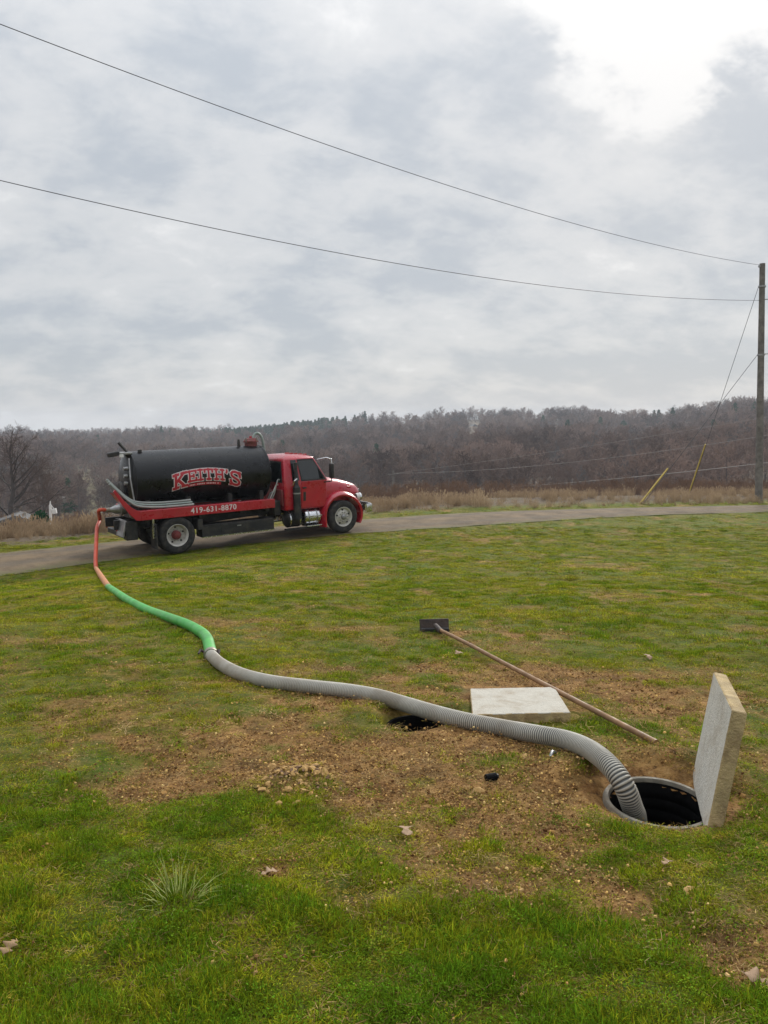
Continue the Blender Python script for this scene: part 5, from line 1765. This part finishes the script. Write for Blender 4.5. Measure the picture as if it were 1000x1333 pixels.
# ------------------------------------------------------------------ slabs
def slab(name, c8, mat, label, facen):
    root = mesh_obj(name, c8, [(3, 2, 1, 0), (4, 5, 6, 7), (0, 1, 5, 4), (1, 2, 6, 5), (2, 3, 7, 6), (3, 0, 4, 7)], mat)
    bm = bmesh.new(); bm.from_mesh(root.data)
    bmesh.ops.recalc_face_normals(bm, faces=bm.faces)
    bmesh.ops.bevel(bm, geom=list(bm.edges), offset=.004, segments=1, affect='EDGES')
    bmesh.ops.subdivide_edges(bm, edges=[e for e in bm.edges if e.calc_length() > .1], cuts=14, use_grid_fill=True)
    r2 = random.Random(5)
    for v_ in bm.verts:
        a_, b_ = float(fbm(v_.co.x * 30, v_.co.y * 30 + v_.co.z * 17, 7, 2)), float(fbm(v_.co.y * 60, v_.co.z * 60 + v_.co.x * 40, 8, 2))
        v_.co += Vector((a_ - .5, b_ - .5, a_ + b_ - 1)) * .0022
    bm.to_mesh(root.data); bm.free()
    root.data.materials.append(M['concrete_edge'])
    fn_ = Vector(facen)
    for pg in root.data.polygons: pg.material_index = 0 if abs(pg.normal.dot(fn_)) > .75 else 1
    root.data.shade_smooth(); root.data.set_sharp_from_angle(angle=R(35))
    tag(root, label, 'concrete slab', 'concrete lids of the tank')
    return root


TH = .055
bl, br_, fr, fl_ = ground_at(612, 897, TH), ground_at(722, 895, TH), ground_at(743, 928, TH), ground_at(615, 931, TH)
tops = [np.array(p_) + [0, 0, .004] for p_ in (fl_, fr, br_, bl)]
slab('concrete_lid', [p_ - [0, 0, TH + .02] for p_ in tops] + tops, M['concrete_top'], 'square concrete lid lying flat on the ground behind the grey hose', (0, 0, 1))
# upright slab, leaning a little away from the pit
C_ = ground_at(922, 1072, -.01); D_ = ground_at(911, 1016, -.04)
edge = D_ - C_; edge[2] = 0; edge /= np.linalg.norm(edge)
Bp = at_depth(953, 924, C_[1] - .005); upv = Bp - C_
best = (1e9,)
for EL in np.linspace(.35, .85, 26):
    for da in np.linspace(-.6, .6, 25):
        e2 = np.array([edge[0] * math.cos(da) - edge[1] * math.sin(da), edge[0] * math.sin(da) + edge[1] * math.cos(da), 0])
        D2 = C_ + e2 * EL; D2[2] = C_[2] - .03
        ua, va = project(D2 + upv); ud, vd = project(D2)
        er = (ua - 930) ** 2 + (va - 867) ** 2 + .3 * ((ud - 911) ** 2 + (vd - 1016) ** 2)
        if er < best[0]: best = (er, D2, e2)
D2, edge = best[1], best[2]
Ap = D2 + upv
outn = np.cross(upv, edge); outn /= np.linalg.norm(outn)
if outn[0] < 0: outn = -outn
print('slab height', np.linalg.norm(upv), 'A px', project(Ap), 'D px', project(D2), 'want (930,867) (911,1016)')
th_ = outn * .055
dn = upv / np.linalg.norm(upv) * -.05
slab('concrete_lid', [C_ + dn, C_ + dn + th_, D2 + dn + th_, D2 + dn, Bp, Bp + th_, Ap + th_, Ap], M['concrete'], 'concrete lid standing on edge beside the open riser', outn)

# ------------------------------------------------------------------ long-handled scraper
h0, h1 = ground_at(571, 819, .06), ground_at(855, 967, .045)
root = empty('long_handled_scraper', h0 - np.array([0, 0, .05])); tag(root, 'long wooden handled scraper with dark block head lying on the grass', 'scraper')
RB = Vector(root.location)
mid = (h0 + h1) / 2; mid[2] = max(mid[2], float(gz(mid[0], mid[1])) + .05)
q1 = h0 * .75 + h1 * .25; q1[2] = float(gz(q1[0], q1[1])) + .06
MB().tube([Vector(p_) - RB for p_ in spline([h0, q1, mid, h1], .15)], .0165, 10).build('handle', M['wood_handle'], root, smooth=60)
dirh = Vector(h1 - h0); dirh.z = 0; dirh.normalize()
hl_, hr_ = Vector(ground_at(547, 816, .06)), Vector(ground_at(584, 815, .06))
ax = (hr_ - hl_); wlen = ax.length; ax.normalize()
cc = (hl_ + hr_) / 2 - RB
rot = Matrix((ax, Vector((0, 0, 1)).cross(ax).normalized(), Vector((0, 0, 1)))).transposed()
MB().box(cc + Vector((0, .03, .015)), (wlen, .05, .105), rot @ Matrix.Rotation(R(-14), 3, 'X')).build('head', M['wood_head'], root, bevel=.006)
MB().box(cc + Vector((0, .0, -.03)), (wlen * .96, .10, .04), rot).build('rubber_blade', M['rubber'], root, bevel=.004)
MB().tube([Vector(h0) - RB - dirh * .10 + Vector((0, 0, .01)), Vector(h0) - RB + dirh * .09], .024, 10).build('socket', M['wood_head'], root, smooth=50)

# ------------------------------------------------------------------ stones, leaves, odd bits
def rock_mesh(seed, flat=.6):
    r = random.Random(seed)
    bm = bmesh.new(); bmesh.ops.create_icosphere(bm, subdivisions=1, radius=1)
    for v_ in bm.verts: v_.co = Vector((v_.co.x * r.uniform(.5, 1.35), v_.co.y * r.uniform(.5, 1.25), v_.co.z * flat * r.uniform(.45, 1.3)))
    me = bpy.data.meshes.new('stone'); bm.to_mesh(me); bm.free()
    return me


ROCKS = []
for i in range(8):
    me = rock_mesh(i); me.materials.append(M['stone'] if i % 4 else M['stone_dark']); ROCKS.append(me)
pc = ground_at(388, 1015)
root = empty('stone_pile', (pc[0], pc[1], float(gz(pc[0], pc[1])))); tag(root, 'low heap of tan broken stones on the bare earth', 'stone pile')
r_ = random.Random(12)
for i in range(280):
    a_ = r_.uniform(0, 6.283); q = abs(r_.gauss(0, .6))
    x_, y_ = q * .25 * math.cos(a_), q * .22 * math.sin(a_)
    hgt = .018 * math.exp(-(q / .62) ** 2)
    s = r_.uniform(.0045, .0125) * (1.7 if r_.random() < .15 else 1)
    o = bpy.data.objects.new('stone', ROCKS[r_.randrange(8)]); COL.objects.link(o); o.parent = root
    o.location = (x_, y_, float(gz(pc[0] + x_, pc[1] + y_)) - root.location.z + hgt * r_.uniform(.5, 1) + s * .2)
    o.rotation_euler = (r_.uniform(-.6, .6), r_.uniform(-.6, .6), r_.uniform(0, 6.28)); o.scale = (s * 1.3, s, s * .75)
for (u_, v__, s) in ((376, 1032, .022), (396, 1033, .024), (364, 1046, .02), (354, 997, .024), (386, 1046, .02)):
    p_ = ground_at(u_, v__, .01)
    o = bpy.data.objects.new('stone', ROCKS[1 + r_.randrange(3)]); COL.objects.link(o); o.parent = root
    o.location = Vector((p_[0], p_[1], float(gz(p_[0], p_[1])) + s * .35)) - Vector(root.location); o.rotation_euler = (.3, .2, r_.uniform(0, 6)); o.scale = (s * 1.3, s, s)


def stone_thing(u_, v__, s, label, mi=1, name='stone_lump', cat='stone'):
    p_ = ground_at(u_, v__, .01)
    o = bpy.data.objects.new(name, ROCKS[mi]); COL.objects.link(o)
    o.location = (p_[0], p_[1], float(gz(p_[0], p_[1])) + s * .3); o.rotation_euler = (.2, .1, u_); o.scale = (s * 1.4, s, s * 1.1)
    tag(o, label, cat)


stone_thing(896, 1157, .021, 'yellow brown stone half sunk in the grass below the riser', 2)
stone_thing(622, 1024, .024, 'flat tan stone just left of the small black plug', 3)
stone_thing(683, 985, .022, 'pale flat stone below the middle of the grey hose', 5)


def leaf_obj(u_, v__, size, label, mat, seed, flatness=.25):
    """lobed oak leaf with a curled blade"""
    r = random.Random(seed)
    p_ = ground_at(u_, v__, .01)
    n_ = 26; v_ = []; lobes = r.uniform(3.5, 6.5); lw_ = r.uniform(.18, .34)
    for i in range(n_ + 1):
        t_ = i / n_
        w = (.10 + lw_ * math.sin(math.pi * min(1, t_ * 1.02)) ** .8) * (.6 + .4 * math.cos(t_ * lobes * math.pi + 1)) + .03
        if t_ < .12: w = .018
        zc = .16 * math.sin(t_ * 3) + .05 * math.sin(t_ * 11 + seed)
        v_.append((t_ - .5, -w, zc + abs(w) * flatness + r.uniform(-.02, .02)))
        v_.append((t_ - .5, 0, zc))
        v_.append((t_ - .5, w, zc + abs(w) * flatness * 1.6 + r.uniform(-.02, .02)))
    f_ = []
    for i in range(n_):
        for k in (0, 1): f_.append((3 * i + k, 3 * i + 3 + k, 3 * i + 4 + k, 3 * i + 1 + k))
    o = mesh_obj('fallen_leaf', v_, f_, mat, smooth=60)
    o.location = (p_[0], p_[1], float(gz(p_[0], p_[1])) + .022); o.scale = (size * .8, size * .8, size * .55)
    o.rotation_euler = (r.uniform(-.2, .2), r.uniform(-.3, .3), r.uniform(0, 6.28))
    md = o.modifiers.new('thick', 'SOLIDIFY'); md.thickness = .01
    tag(o, label, 'leaf', 'fallen leaves')


leaf_obj(526, 1082, .115, 'curled tan oak leaf at the edge of the dirt in the centre', M['leaf_pink'], 1)
leaf_obj(352, 1133, .075, 'crumpled pinkish leaf in the grass below the stone heap', M['leaf_pink'], 2)
leaf_obj(983, 1276, .085, 'pale crumpled leaf at the lower right corner', M['leaf_pink'], 3)
leaf_obj(868, 1126, .07, 'grey brown leaf lying below the open riser', M['leaf'], 4)
leaf_obj(12, 1232, .07, 'brown leaf in the grass at the lower left edge', M['leaf'], 6)
leaf_obj(843, 856, .13, 'pale leaf on the lawn above the long handle', M['leaf_pink'], 7)
leaf_obj(597, 855, .10, 'pale leaf on the grass between scraper handle and slab', M['leaf_pink'], 8)

# small black plug and scraps
p_ = ground_at(640, 1011, .012)
root = empty('black_plug', (p_[0], p_[1], float(gz(p_[0], p_[1])))); tag(root, 'small black plastic plug lying on bare earth below the hose', 'plug'); root.rotation_euler = (0, 0, R(20))
MB().lathe([(-.028, 0), (-.028, .017), (.022, .018), (.022, 0)], (0, 0, .018), 'x', 14).build('body', M['plastic'], root, smooth=40)
MB().lathe([(.022, 0), (.022, .012), (.032, .010), (.032, 0)], (0, 0, .018), 'x', 12).build('cap', M['blackmatte'], root, smooth=40)
p_ = ground_at(720, 986, .01)
root = empty('hose_clip', (p_[0], p_[1], float(gz(p_[0], p_[1])))); tag(root, 'small grey metal clip on the soil under the hose', 'clip'); root.rotation_euler = (0, 0, .9)
MB().tube([(-.03, 0, .006), (0, .004, .022), (.03, 0, .008)], [.008, .010, .007], 8).build('body', M['steel'], root, smooth=50)

# long-bladed tuft in the foreground
p_ = ground_at(232, 1172)
r_ = random.Random(33); v_, f_, h_ = [], [], []
for _ in range(75):
    q = .06 * math.sqrt(r_.random()); a_ = r_.uniform(0, 6.283)
    blade(v_, f_, h_, (q * math.cos(a_), q * math.sin(a_), -.01), a_ + r_.gauss(0, .4), abs(r_.gauss(.7, .4)), r_.uniform(.06, .15), r_.uniform(.0022, .004), r_.uniform(.15, .42), r_)
tm_ = principled('pale_tuft_blades', (0.24, 0.27, 0.06), .8, var=.3, vscale=20)
o = mesh_obj('grass_tuft', v_, f_, tm_)
o.location = (p_[0], p_[1], float(gz(p_[0], p_[1]))); tag(o, 'pale long bladed tuft standing out of the lawn at lower left', 'grass tuft')

# ------------------------------------------------------------------ haze
hz = bpy.data.materials.new('haze_air'); hz.use_nodes = True
t = NT(hz.node_tree)
pv = t.node('ShaderNodeVolumePrincipled')
pv.inputs['Color'].default_value = (0.80, 0.86, 0.95, 1); pv.inputs['Density'].default_value = 0.00029; pv.inputs['Anisotropy'].default_value = 0.2
o = t.node('ShaderNodeOutputMaterial'); t.t.links.new(pv.outputs[0], o.inputs['Volume'])
USE_HAZE = True
if USE_HAZE:
    zmin, zmax = float(GZ.min()) - 1.0, max(30.0, float(GZ.max()) + 22)
    hb = MB().box((0, 1180, (zmin + zmax) / 2), (3060, 2500, zmax - zmin)).build('haze', hz)
    tag(hb, kind='stuff')
